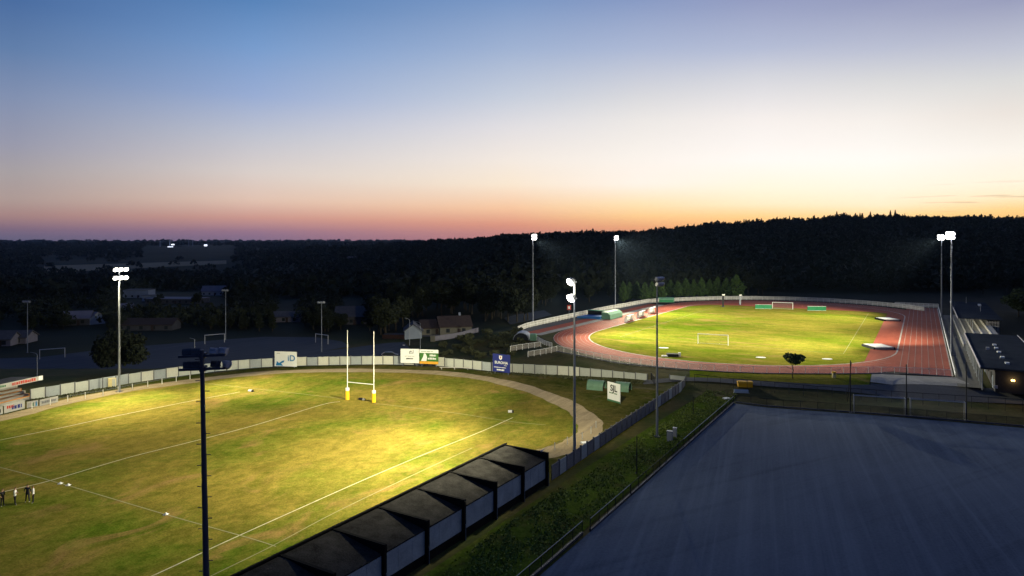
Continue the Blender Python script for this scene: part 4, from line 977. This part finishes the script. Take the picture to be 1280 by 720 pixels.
house(158, 391, 5, 5, 2.5, 1.6, .4, 'tiny white house just right of the lit mast pole', 'house_white', 'roof_pale', group=None)
house(20, 428, 9, 6, 1.8, 1.6, .1, 'dim house at far left behind the thin mast', 'roof_pale', 'roof_slate', group=None)
house(3, 431, 7, 6, 2, 1.6, .2, 'dim house cut by the left frame edge', 'roof_pale', 'roof_slate', group=None)
house(106, 380, 6, 4, 2.0, 1.2, .2, 'distant small pale house above the pale roofs', 'house_white', 'roof_slate', group=None)
house(441.5, 327.5, 18, 14, 5, 4, .2, 'far white house glinting on the wooded slope', 'house_white', 'roof_pale', group=None)
# garden wall, pillar, red fence
a = on(541, 427); p = on(598, 415.5); gw = empty('garden_wall', a, 0, 'low pale garden wall climbing in front of the brown roofed house', 'wall')
d = p-a; m = MB(); nseg = 8
for k in range(nseg):
    A = d*(k/nseg); A.z = gh(a.x+A.x, a.y+A.y)-a.z; Bv = d*((k+1)/nseg); Bv.z = gh(a.x+Bv.x, a.y+Bv.y)-a.z
    m.poly([A, Bv, Bv+Vector((0, 0, 1.5)), A+Vector((0, 0, 1.5))]); nrm = Vector((-d.y, d.x, 0)).normalized()*.2
    m.poly([A+nrm, Bv+nrm, Bv+nrm+Vector((0, 0, 1.5)), A+nrm+Vector((0, 0, 1.5))]); m.poly([A+Vector((0, 0, 1.5)), Bv+Vector((0, 0, 1.5)), Bv+nrm+Vector((0, 0, 1.5)), A+nrm+Vector((0, 0, 1.5))])
m.build('wall_face', 'roof_pale', gw); MB().box((0, -.1, .9), (1.4, .6, 1.8)).build('pillar', 'house_cream', gw)
fence('garden_fence', 'red brown garden fence beside the white gabled house', [tuple(on(478, 424)), tuple(on(506, 424))], 1.4, 2.0, 'red_fence', 'red_fence', 'red_fence', (.9, .3), .06)
# distant factory with lights
fb = dz(228, 3300, 311); fb.z = gh(fb.x, fb.y); FA = empty('factory', fb, 0, 'distant lit factory with pale chimneys on the horizon', 'factory')
def fpx(px, py): v = dz(px, 3300, py)-fb; return v
for px, py, w_, h_, mt in ((213, 310.5, 44, 12, 'town_white'), (240, 310, 30, 9, 'town_orange'), (257, 310, 20, 22, 'town_white'), (275, 312, 18, 8, 'town_orange'), (280, 310.5, 18, 6, 'town_white'), (216, 307, 18, 10, 'town_white')):
    v = fpx(px, py); MB().box((v.x, 0, v.z+h_/2), (w_*.5, 12, h_*.5)).build('lit_hall', mt, FA)
for px, yt, yb in ((199.4, 300.5, 309), (211.5, 299, 309), (235.3, 299.5, 309), (240.3, 300, 309), (257.5, 304, 311)):
    t, b2 = fpx(px, yt), fpx(px, yb); MB().tube((b2.x, 5, b2.z-15), (t.x, 5, t.z), 2.6, 1.8, 8).build('chimney', 'house_white', FA)
for px in (215, 235, 262): v = fpx(px, 310); MB().box((v.x, 20, v.z-4), (70, 16, 26)).build('hall', 'dark_wall', FA)

# ------------------------------------------------------------------ people
def person(px, yb, H, pose, top, trousers, label, face, hairm='hair', shoes='cloth_white'):
    """skin-modifier figure turned into one mesh, clothing by region"""
    V = [(0, 0, .53), (0, 0, .62), (0, .0, .72), (0, 0, .80), (0, 0, .845), (0, -.01, .885), (0, -.012, .945), (0, -.005, .985)]
    Rr = [.082, .078, .088, .080, .036, .040, .060, .040]
    E = [(i, i+1) for i in range(7)]
    def chain(root, pts):
        k = root
        for p, r in pts: V.append(p); Rr.append(r); E.append((k, len(V)-1)); k = len(V)-1
        return k
    st = pose.get('stance', .055)
    for s in (-1, 1):
        fy = pose.get('step', 0)*s
        chain(0, [((s*.055, 0, .50), .064), ((s*(.055+st*.4), fy*.5, .275), .044), ((s*(.05+st), fy, .05), .028), ((s*(.055+st), fy-.07, .022), .024)])
    for s, key in ((-1, 'armL'), (1, 'armR')):
        sh = (s*.105, 0, .805)
        el, wr = pose[key]
        d = Vector(wr)-Vector(el); d.normalize(); hd = Vector(wr)+d*.05
        chain(3, [(sh, .038), ((s*el[0], el[1], el[2]), .028), ((s*wr[0], wr[1], wr[2]), .020), ((s*hd.x, hd.y, hd.z), .021)])
    me = bpy.data.meshes.new('person'); me.from_pydata([tuple(c*H for c in v) for v in V], E, [])
    o = bpy.data.objects.new('person', me); col.objects.link(o)
    mod = o.modifiers.new('skin', 'SKIN'); mod.use_smooth_shade = True
    for i, sv in enumerate(me.skin_vertices[0].data): sv.radius = (Rr[i]*H, Rr[i]*H*.8); sv.use_root = (i == 0)
    sub = o.modifiers.new('sub', 'SUBSURF'); sub.levels = 2; sub.render_levels = 2
    dg = bpy.context.evaluated_depsgraph_get(); dg.update(); m2 = bpy.data.meshes.new_from_object(o.evaluated_get(dg))
    o.modifiers.clear(); o.data = m2; m2.name = 'person'
    m2.materials.clear()
    for n_ in (top, trousers, 'skin', hairm, shoes): m2.materials.append(MAT[n_])
    long = pose.get('sleeve', 'long')
    for p in m2.polygons:
        x, y, z = (c/H for c in p.center); p.use_smooth = True
        if z < .04: k = 4
        elif z < .525: k = 1
        elif z < .835: k = 0
        else: k = 3 if (z > .955 or (y > .012 and z > .90)) else 2
        ax = abs(x)
        for key in ('armL', 'armR'):
            el, wr = pose[key]
            w3 = Vector(((-1 if key == 'armL' else 1)*wr[0], wr[1], wr[2]))
            if (Vector((x, y, z))-w3).length < (.05 if long == 'long' else .10) and (ax > .1 or y < -.06): k = 2
            elif .40 < z < .84 and (ax > .125 or y < -.085): k = 0 if k != 2 else 2
        p.material_index = k
    b = at(px, yb); o.location = b; o.rotation_euler = (0, 0, face)
    tag(o, label, 'person', 'people talking on the rugby pitch')
    fc = MB(); fc.box((-.022*H, -.066*H, .935*H), (.012*H, .006, .007*H)); fc.box((.022*H, -.066*H, .935*H), (.012*H, .006, .007*H)); fc.build('eye', 'hair', o)
    return o
down = ((.145, .01, .66), (.15, -.02, .53)); fwd = ((.135, -.02, .665), (.08, -.14, .70)); hip = ((.19, .03, .67), (.12, -.03, .56)); cross = ((.14, -.03, .67), (.0, -.115, .70))
person(3, 632.5, 1.78, dict(armL=hip, armR=down, stance=.04), 'cloth_black', 'cloth_black', 'person in dark clothes at left frame edge with an arm bent', R(80))
person(18.8, 631, 1.80, dict(armL=fwd, armR=cross, stance=.05, step=.04, sleeve='short'), 'cloth_white', 'cloth_black', 'person in white t-shirt with forearms raised and black trousers', R(110))
person(34.5, 627.5, 1.84, dict(armL=hip, armR=down, stance=.045), 'cloth_navy', 'cloth_navy', 'person in dark clothes standing at the back of the group', R(10))
person(41.5, 628.5, 1.80, dict(armL=cross, armR=down, stance=.03), 'cloth_white', 'cloth_black', 'person in white jacket and dark trousers at the right of the group', R(-60))

# ------------------------------------------------------------------ vegetation
def leaf_cloud(pts, size, rg):
    """quads with random orientation at the points (numpy)"""
    n = len(pts); u = rg.normal(size=(n, 3)); u /= np.linalg.norm(u, axis=1)[:, None]
    w = rg.normal(size=(n, 3)); v = np.cross(u, w); v /= np.linalg.norm(v, axis=1)[:, None]
    s = (size*(0.6+0.8*rg.random(n)))[:, None] if np.isscalar(size) else (size*(0.6+0.8*rg.random(n)))[:, None]
    c = np.stack([pts-u*s*.5-v*s*.35, pts+u*s*.5-v*s*.35, pts+u*s*.5+v*s*.35, pts-u*s*.5+v*s*.35], 1)
    return c.reshape(-1, 3)
def quads_mesh(name, verts, mat):
    n = len(verts)//4; me = bpy.data.meshes.new(name)
    me.vertices.add(len(verts)); me.vertices.foreach_set('co', verts.astype(np.float32).ravel())
    me.loops.add(4*n); me.loops.foreach_set('vertex_index', np.arange(4*n, dtype=np.int32))
    me.polygons.add(n); me.polygons.foreach_set('loop_start', np.arange(0, 4*n, 4, dtype=np.int32)); me.polygons.foreach_set('loop_total', np.full(n, 4, np.int32))
    me.update(); me.materials.append(MAT[mat]); return me
def crown_pts(kind, n, rg):
    if kind == 'round':
        K = 16; c = rg.normal(size=(K, 3)); c /= np.linalg.norm(c, axis=1)[:, None]; c *= (0.35+.4*rg.random(K))[:, None]; c[:, 2] = c[:, 2]*.9
        k = rg.integers(0, K, n); d = rg.normal(size=(n, 3)); d /= np.linalg.norm(d, axis=1)[:, None]
        p = c[k]+d*(.34*(.55+.45*rg.random(n)))[:, None]*(.8+.4*rg.random(K))[k][:, None]
        return p
    if kind == 'cone':
        t = rg.random(n)**.8; a = rg.random(n)*2*np.pi; lay = .75+.25*np.sin(t*34+a*2)
        r = (1-t)**.75*np.minimum(1, (t+.04)*9)*lay*(.55+.5*rg.random(n))
        return np.stack([r*np.cos(a), r*np.sin(a), t*2-1], 1)
    if kind == 'column':
        t = rg.random(n); a = rg.random(n)*2*np.pi
        r = np.minimum(1, (1.03-t)*1.7)**.85*np.minimum(1, t*5+.35)*(.45+.65*rg.random(n))*(.78+.30*np.sin(17*t+2*a)*np.sin(3*a+5*t))
        return np.stack([r*np.cos(a), r*np.sin(a), t*2-1], 1)
def tree_proto(kind, H, rad, trunk_h, n, ls, mat, seed):
    rg = np.random.default_rng(seed); p = crown_pts(kind, n, rg)
    ch = (H-trunk_h)/2; p = p*np.array([rad, rad, ch/(1.0 if kind != 'round' else 1.0)])+np.array([0, 0, trunk_h+ch])
    me = quads_mesh('crown', leaf_cloud(p, ls, rg), mat)
    t = MB(); pts = [Vector((0, 0, -.5))]; 
    for k in range(1, 6): pts.append(Vector((rg.normal()*.02*H*.5, rg.normal()*.02*H*.5, H*.82*k/5)))
    r0 = .022*H
    for k in range(5): t.tube(pts[k], pts[k+1], r0*(1-k/6), r0*(1-(k+1)/6), 7)
    for k in range(5):
        b = pts[2+k % 3]; a = rg.random()*6.28; t.tube(b, b+Vector((math.cos(a)*rad*.6, math.sin(a)*rad*.6, H*.14)), r0*.4, r0*.12, 5)
    tm = bpy.data.meshes.new('trunk'); tm.from_pydata(t.v, [], t.f); tm.materials.append(MAT['bark'])
    return tm, me, H
TP = {}
for i in range(3):
    TP['dark', i] = tree_proto('round', 14, 5.2, 2.2, 2600, .75, 'leaf_dark', 20+i)
    TP['row', i] = tree_proto('column', 10, 2.9, .8, 1300, .5, 'leaf_row', 40+i)
    TP['pine', i] = tree_proto('cone', 16, 3.6, 2.5, 1300, .8, 'leaf_dark', 60+i)
    TP['mid', i] = tree_proto('round', 12, 5.5, 1.5, 3200, .6, 'leaf_mid', 80+i)
    TP['scrub', i] = tree_proto('round', 2.2, 1.7, .0, 500, .28, 'leaf_scrub', 100+i)
TP['bush', 0] = tree_proto('round', 12, 7.8, .2, 6000, .6, 'leaf_dark', 130)
TP['small', 0] = tree_proto('round', 5.1, 2.75, 2.5, 620, .36, 'leaf_row', 123)
def tree(kind, i, x, y, H, label, name='tree', group=None, cat='tree', wid=1.0, trunk=True):
    tm, cm, h0 = TP[kind, i]; s = H/h0
    r = empty(name, (x, y, gh(x, y)), rnd.uniform(0, 6.28), label, cat, group); r.scale = (s*wid, s*wid, s)
    for nm, me in (('trunk', tm), ('crown', cm)):
        if nm == 'trunk' and not trunk: nm = 'stem'
        o = bpy.data.objects.new(nm, me); col.objects.link(o); o.parent = r
    return r
NUM = ['first', 'second', 'third', 'fourth', 'fifth', 'sixth', 'seventh', 'eighth', 'ninth', 'tenth', 'eleventh', 'twelfth', 'thirteenth', 'fourteenth', 'fifteenth', 'sixteenth', 'seventeenth']
rowp = [(779, 352), (787, 353), (796, 352), (806, 353), (815, 352), (827, 351), (838, 350), (847, 351), (857, 348), (867, 349), (877, 347), (887, 349), (897, 346), (908, 348)]
for k, (px, yt) in enumerate(rowp):
    D = 306+rnd.uniform(-5, 5)-(0 if px > 830 else 18); x = (px-640)/F*D; H = CZ-D*(yt-HY)/F-gh(x, D)
    tree('row', k % 3, x, D, H, NUM[k]+' tree from the left in the green row behind the track', 'columnar_tree', 'row of green trees behind the far railing', wid=1.0+rnd.uniform(-.1, .2))
D = 300; x = (920.5-640)/F*D; tree('row', 1, x, D, CZ-D*(343.5-HY)/F-2, 'tallest and palest tree at right end of the row behind the track', 'columnar_tree', 'row of green trees behind the far railing', wid=1.35)
b = on(991, 474); tree('small', 0, b.x, b.y, 4.9, 'small round dark tree on the lawn strip before the track', 'small_tree')
D = 152; x = (151-640)/F*D; tree('bush', 0, x, D, CZ-D*(405-HY)/F-gh(x, D)+.3, 'big bushy dark tree behind the panel wall beside the lit mast', 'bushy_tree', wid=1.0)
# dark woods standing as single trees
def wood(pxs, Ds, tops, n, label, group, kinds=('dark', 'dark', 'pine'), wid=1.1, avoid=()):
    k = 0; tries = 0
    while k < n and tries < n*20:
        tries += 1
        px = rnd.uniform(*pxs); D = rnd.uniform(*Ds); x = (px-640)/F*D
        if any(a < px < b2 for a, b2 in avoid) or plateau_dist(x, D) < 4: continue
        H = CZ-D*(tops(px)+rnd.uniform(0, 12)-HY)/F-gh(x, D)
        if H < 4: H = rnd.uniform(4, 6)
        tree(rnd.choice(kinds), rnd.randrange(3), x, D, H, label, 'woodland_tree', group, wid=wid*rnd.uniform(.85, 1.2)*(1 if H > 9 else 1.2)); k += 1
wood((470, 655), (262, 330), lambda p: 341+abs(p-600)*.12, 46, 'tall dark tree in the wood behind the brown roofed house', 'dark wood behind the houses')
wood((468, 508), (222, 258), lambda p: 366, 11, 'dark tree left of the white gabled house', 'dark trees beside the white gabled house', ('dark',))
wood((588, 662), (228, 262), lambda p: 354, 17, 'tall dark tree right of the brown roofed house', 'dark trees right of the brown roofed house', ('dark',))
wood((935, 1330), (325, 375), lambda p: 338, 44, 'dark tree in the wood behind the far end of the track', 'dark wood behind the far end of the track')
wood((660, 780), (280, 330), lambda p: 350, 16, 'dark tree in the wood behind the left side of the track', 'dark wood left of the green row')
wood((1225, 1345), (200, 260), lambda p: 352, 12, 'dark tree at the right frame edge behind the roofed stand', 'dark trees behind the roofed stand', ('mid', 'dark'))
wood((310, 480), (232, 290), lambda p: 382, 40, 'dark tree beyond the right end of the dark court', 'dark trees beyond the dark court', avoid=((344, 376), (428, 456)))
wood((-25, 310), (236, 262), lambda p: 398, 46, 'low dark tree beyond the left end of the dark court', 'low dark trees beyond the dark court', avoid=((84, 126), (170, 240), (-5, 32)))
wood((120, 320), (300, 420), lambda p: 380, 34, 'dark tree among the valley houses', 'dark trees among the valley houses', avoid=((155, 195), (200, 245), (252, 284)))
# pines on the hill crest
for px, yt in ((1046, 264.5), (1052, 267), (1075, 266), (1088, 264.5), (1096, 267), (1113, 263), (1119, 262.5), (1018, 269), (987, 270), (930, 274), (1150, 268), (952, 273)):
    D = 985+rnd.uniform(-10, 10); x = (px-640)/F*D; H = max(9, CZ-D*(yt-HY)/F-gh(x, D)); tree('pine', rnd.randrange(3), x, D, H, 'tall pine breaking the skyline of the hill', 'crest_pine', 'tall pines on the hill crest', wid=.8)
# scrub bank behind the blue billboard: single shrubs
k = 0
while k < 46:
    px, py = rnd.uniform(548, 652), rnd.uniform(418, 451)
    if py > 447 and px > 612 or py < 426 and px < 585: continue
    b = on(px, py); tree('scrub', rnd.randrange(3), b.x, b.y, rnd.uniform(1.0, 2.3), 'olive shrub on the rough bank between garden wall and billboards', 'shrub', 'shrubs on the rough bank', 'shrub', rnd.uniform(.9, 1.5), False); k += 1
# rough grass: one mass (bank by the court, verge by walls)
def tufts(n, fn, size, mat, name):
    P = []
    while len(P) < n:
        x, y = fn()
        P.append((x, y, gh(x, y)+.02+rng.random()*.16))
    me = quads_mesh(name, leaf_cloud(np.array(P), size, rng), mat); o = bpy.data.objects.new(name, me); col.objects.link(o); tag(o, kind='stuff'); return o
def bankpt():
    while True:
        ss = 4+rng.random()*119; q = -33.9+rng.random()*6.2
        if ss > 68 and q < -33.2: continue
        c = math.sin(ss*.55+q*.8)+math.sin(ss*.23-q*1.3+1)+.8*math.sin(ss*1.3+q*2.1)
        if rng.random() < .45+.22*c: return xy(ss, q)
bg = tufts(15000, bankpt, .17, 'leaf_grass', 'bank_grass'); tag(bg, 'dark rough grass on the bank between slab wall and court fence', 'grass')
def vergept():
    t = rng.random()*(len(vp)-2); i = int(t); a = at(*vp[i]).lerp(at(*vp[i+1]), t-i); d = (Vector((-30, 100, 0))-a).normalized(); p = a+d*(.3+abs(rng.normal())*.9); return p.x, p.y
vg = tufts(9000, vergept, .3, 'leaf_scrub', 'verge_weeds'); tag(vg, 'rough weeds along the foot of the panel wall', 'weeds')

# forest on the hills: one mass
def forest():
    out = []; sizes = []
    rg = np.random.default_rng(5)
    def patch(n, px0, px1, D0, D1, rad, hgt, nl, ls, mask=None, power=1.0):
        px = rg.uniform(px0, px1, n); D = D0*(D1/D0)**(rg.random(n)**power); x = (px-640)/F*D; y = D
        ok = plateau_dist(x, y) > 12
        if mask is not None: ok &= mask(px, D, x, y)
        x, y = x[ok], y[ok]; z = height(x, y); m = len(x)
        R_ = rad*(.7+.6*rg.random(m)); Hh = hgt*(.65+.6*rg.random(m))
        conif = rg.random(m) < .35
        d = rg.normal(size=(m, nl, 3)); d /= np.linalg.norm(d, axis=2)[:, :, None]; d[:, :, 2] = np.abs(d[:, :, 2])*1.15-.15
        rr = (.65+.4*rg.random((m, nl)))
        p = d*rr[:, :, None]
        tp = np.where(conif[:, None], np.clip(1.05-np.abs(p[:, :, 2]), .1, 1)*.8, 1.0)
        P = np.stack([x[:, None]+p[:, :, 0]*R_[:, None]*tp, y[:, None]+p[:, :, 1]*R_[:, None]*tp, z[:, None]+Hh[:, None]*(.30+.62*np.clip(p[:, :, 2], -.3, 1)*np.where(conif, 1.15, 1)[:, None])], -1).reshape(-1, 3)
        out.append(leaf_cloud(P, ls, rg))
    patch(5200, 455, 1560, 345, 1080, 4.6, 11, 42, 2.4)
    patch(2600, 600, 1560, 850, 1080, 4.2, 10, 46, 2.0)
    patch(1500, -320, 475, 243, 470, 3.2, 5.0, 55, .95, lambda px, D, x, y: ~((px > 84) & (px < 124) & (D < 330)) & ~((px > 150) & (px < 250) & (D > 300)) & ~((px > 252) & (px < 284) & (D > 300)) & ~((px > -5) & (px < 30) & (D < 270)) & ~((px > 345) & (px < 374)) & ~((px > 425) & (px < 458)))
    patch(2200, 430, 700, 700, 1750, 6, 11, 30, 3.4)
    patch(2600, -320, 470, 420, 1250, 6, 10, 30, 3.2, lambda px, D, x, y: ~((px > 150) & (px < 290) & (D < 560)) & ~((px > 80) & (px < 125) & (D < 480)))
    patch(3000, -320, 500, 1250, 3100, 10, 11, 24, 5.5, lambda px, D, x, y: ~((px > 176) & (px < 294) & (D > 1750)) & ~((px > 50) & (px < 290) & (D > 1200) & (D < 1950) & (rg.random(len(px)) > .04)), .8)
    patch(1600, -320, 700, 3100, 7200, 24, 14, 20, 14, lambda px, D, x, y: ~((px > 176) & (px < 294) & (D < 3450)))
    me = quads_mesh('forest', np.vstack(out), 'leaf_dark'); o = bpy.data.objects.new('forest', me); col.objects.link(o)
    tag(o, 'dark forest covering the hill and the far slopes', 'forest', kind='stuff')
forest()

# ------------------------------------------------------------------ sky and light
SUN_AZ, SUN_EL = 24, 1.2
w = bpy.data.worlds.new('World'); sc.world = w; w.use_nodes = True; nt = w.node_tree; nt.nodes.clear()
out = N(nt, 'ShaderNodeOutputWorld'); bg = N(nt, 'ShaderNodeBackground')
tc = N(nt, 'ShaderNodeTexCoord'); sp = N(nt, 'ShaderNodeSeparateXYZ'); nt.links.new(tc.outputs['Generated'], sp.inputs[0])
def M2(op, a, b=None):
    n = N(nt, 'ShaderNodeMath', operation=op)
    for i, v in enumerate((a, b)):
        if v is None: continue
        if isinstance(v, (int, float)): n.inputs[i].default_value = v
        else: nt.links.new(v, n.inputs[i])
    return n.outputs[0]
hyp = M2('SQRT', M2('ADD', M2('MULTIPLY', sp.outputs[0], sp.outputs[0]), M2('MULTIPLY', sp.outputs[1], sp.outputs[1])))
el = M2('DIVIDE', sp.outputs[2], M2('MAXIMUM', hyp, 1e-4)); azm = M2('ARCTAN2', sp.outputs[0], sp.outputs[1])
def lin(c): return tuple(((v/255+.055)/1.055)**2.4 if v > 10 else v/255/12.92 for v in c)
SKY = {   # bearing (deg): (photo row, colour) from the top of the frame to the skyline
 -36.0: [(0, (72, 107, 159)), (60, (95, 125, 169)), (120, (128, 143, 176)), (180, (152, 153, 172)), (215, (168, 160, 163)), (250, (176, 155, 150)), (270, (168, 133, 131)), (285, (134, 109, 128)), (300, (102, 97, 123))],
 -20.6: [(0, (86, 130, 184)), (60, (119, 155, 204)), (120, (152, 172, 211)), (170, (192, 195, 208)), (215, (219, 208, 203)), (250, (227, 196, 179)), (272, (208, 154, 143)), (290, (157, 119, 141)), (300, (134, 110, 138))],
 0.0: [(0, (122, 151, 196)), (60, (158, 177, 210)), (120, (197, 205, 220)), (160, (226, 223, 226)), (200, (244, 234, 225)), (230, (251, 233, 211)), (260, (249, 201, 162)), (280, (226, 153, 129)), (300, (192, 127, 126))],
 10.6: [(0, (134, 153, 195)), (60, (170, 183, 212)), (120, (215, 216, 221)), (150, (234, 231, 229)), (200, (250, 244, 237)), (230, (255, 245, 234)), (255, (255, 229, 183)), (270, (253, 208, 147)), (285, (236, 166, 121)), (300, (212, 138, 108))],
 20.0: [(0, (146, 156, 193)), (60, (177, 187, 213)), (95, (209, 212, 221)), (150, (243, 239, 237)), (200, (252, 250, 247)), (235, (255, 247, 226)), (255, (254, 238, 203)), (270, (250, 212, 146)), (285, (246, 182, 112)), (300, (235, 150, 90))],
 28.4: [(0, (148, 156, 190)), (60, (183, 190, 211)), (100, (214, 216, 219)), (150, (242, 239, 235)), (200, (252, 252, 248)), (235, (255, 248, 230)), (257, (254, 240, 207)), (271, (252, 216, 148)), (285, (248, 184, 112)), (300, (235, 150, 90))],
 36.0: [(0, (151, 157, 188)), (60, (190, 195, 211)), (100, (216, 217, 217)), (140, (233, 227, 221)), (190, (250, 246, 238)), (228, (255, 247, 225)), (246, (255, 240, 202)), (262, (252, 216, 144)), (280, (248, 185, 110)), (300, (235, 150, 90))],
}
EMAX = 1.2
def sky_ramp(azd, rows):
    ca = math.cos(R(azd)); rows = sorted(rows, reverse=True)
    st = [(((HY-y)/F*ca)/EMAX, lin(c)) for y, c in rows]
    top = rows[-1][1]; t = lin(top); st.append((.55/EMAX, tuple(t[i]*(.45, .58, .80)[i] for i in range(3)))); st.append((1.0, tuple(t[i]*.12+(.016, .05, .17)[i]*.8 for i in range(3))))
    return ramp(nt, M2('DIVIDE', el, EMAX), st)
keys = sorted(SKY); cols = [sky_ramp(k, SKY[k]) for k in keys]
cur = cols[0]
for i in range(1, len(keys)):
    mr = N(nt, 'ShaderNodeMapRange', interpolation_type='LINEAR'); nt.links.new(azm, mr.inputs[0]); mr.inputs[1].default_value = R(keys[i-1]); mr.inputs[2].default_value = R(keys[i])
    cur = mixc(nt, mr.outputs[0], cur, cols[i])
# the far side of the sky, away from the afterglow, is dusk blue
back = ramp(nt, M2('DIVIDE', el, EMAX), [(0, (.05, .06, .11)), (.15, (.05, .075, .18)), (.45, (.03, .07, .21)), (1, (.016, .05, .17))])
absaz = M2('ABSOLUTE', M2('SUBTRACT', azm, R(12)))
mr = N(nt, 'ShaderNodeMapRange', interpolation_type='SMOOTHSTEP'); nt.links.new(absaz, mr.inputs[0]); mr.inputs[1].default_value = R(50); mr.inputs[2].default_value = R(125)
cur = mixc(nt, mr.outputs[0], cur, back)
# thin dark cloud bars near the skyline at right
cm = N(nt, 'ShaderNodeCombineXYZ'); nt.links.new(M2('MULTIPLY', azm, 9.0), cm.inputs[0]); nt.links.new(M2('MULTIPLY', el, 260.0), cm.inputs[1])
cn = noise(nt, cm.outputs[0], 1.0, 3, .5); band = ramp(nt, el, [(.028, (0, 0, 0)), (.040, (1, 1, 1)), (.062, (1, 1, 1)), (.075, (0, 0, 0))])
rightm = N(nt, 'ShaderNodeMapRange'); nt.links.new(azm, rightm.inputs[0]); rightm.inputs[1].default_value = R(24); rightm.inputs[2].default_value = R(36)
cf = M2('MULTIPLY', M2('MULTIPLY', ramp(nt, cn, [(.60, (0, 0, 0)), (.68, (.45, .45, .45))]), band), rightm.outputs[0])
cur = mixc(nt, cf, cur, (.50, .30, .16))
nis = N(nt, 'ShaderNodeTexSky', sky_type='NISHITA'); nis.sun_disc = False; nis.sun_elevation = R(SUN_EL); nis.sun_rotation = R(SUN_AZ); nis.altitude = 300
nsc = mixc(nt, 1.0, nis.outputs[0], (.007, .007, .007), 'MULTIPLY')
cur = mixc(nt, 1.0, cur, nsc, 'ADD')
nt.links.new(cur, bg.inputs[0]); bg.inputs[1].default_value = 1.0; nt.links.new(bg.outputs[0], out.inputs[0])

S = bpy.data.lights.new('sun', 'SUN'); S.energy = .03; S.angle = R(10); S.color = (1, .62, .35); so = bpy.data.objects.new('sun', S); col.objects.link(so)
dirs = Vector((math.sin(R(SUN_AZ))*math.cos(R(SUN_EL)), math.cos(R(SUN_AZ))*math.cos(R(SUN_EL)), math.sin(R(SUN_EL)))); so.rotation_euler = (-dirs).to_track_quat('-Z', 'Y').to_euler(); so.location = (0, 0, 200)

HAZE = True
if HAZE:
    m = bpy.data.materials.new('haze_air'); m.use_nodes = True; n2 = m.node_tree; n2.nodes.clear()
    oo = N(n2, 'ShaderNodeOutputMaterial'); pv_ = N(n2, 'ShaderNodeVolumePrincipled'); pv_.inputs['Density'].default_value = 2.3e-5; pv_.inputs['Color'].default_value = (.45, .66, 1, 1); pv_.inputs['Anisotropy'].default_value = .7
    n2.links.new(pv_.outputs[0], oo.inputs['Volume']); MAT['haze_air'] = m
    hz = MB().box((0, 0, 55), (19000, 19000, 200)).build('haze', 'haze_air'); tag(hz, kind='stuff')

# ------------------------------------------------------------------ camera and render settings
cam = bpy.data.cameras.new('camera'); cam.lens = 36*F/1280; cam.sensor_width = 36; cam.shift_y = (HY-360)/1280; cam.clip_end = 30000; cam.clip_start = .5
co = bpy.data.objects.new('camera', cam); col.objects.link(co); co.location = (0, 0, CZ); co.rotation_euler = (math.pi/2, 0, 0); sc.camera = co
sc.view_settings.view_transform = 'Standard'; sc.view_settings.look = 'None'; sc.view_settings.exposure = 0; sc.view_settings.gamma = 1; sc.view_settings.use_curve_mapping = False
sc.cycles.use_denoising = True; sc.cycles.max_bounces = 5; sc.cycles.diffuse_bounces = 2; sc.cycles.transparent_max_bounces = 12; sc.cycles.volume_bounces = 0; sc.cycles.caustics_reflective = False; sc.cycles.caustics_refractive = False
sc.cycles.sample_clamp_indirect = 3; sc.cycles.sample_clamp_direct = 12
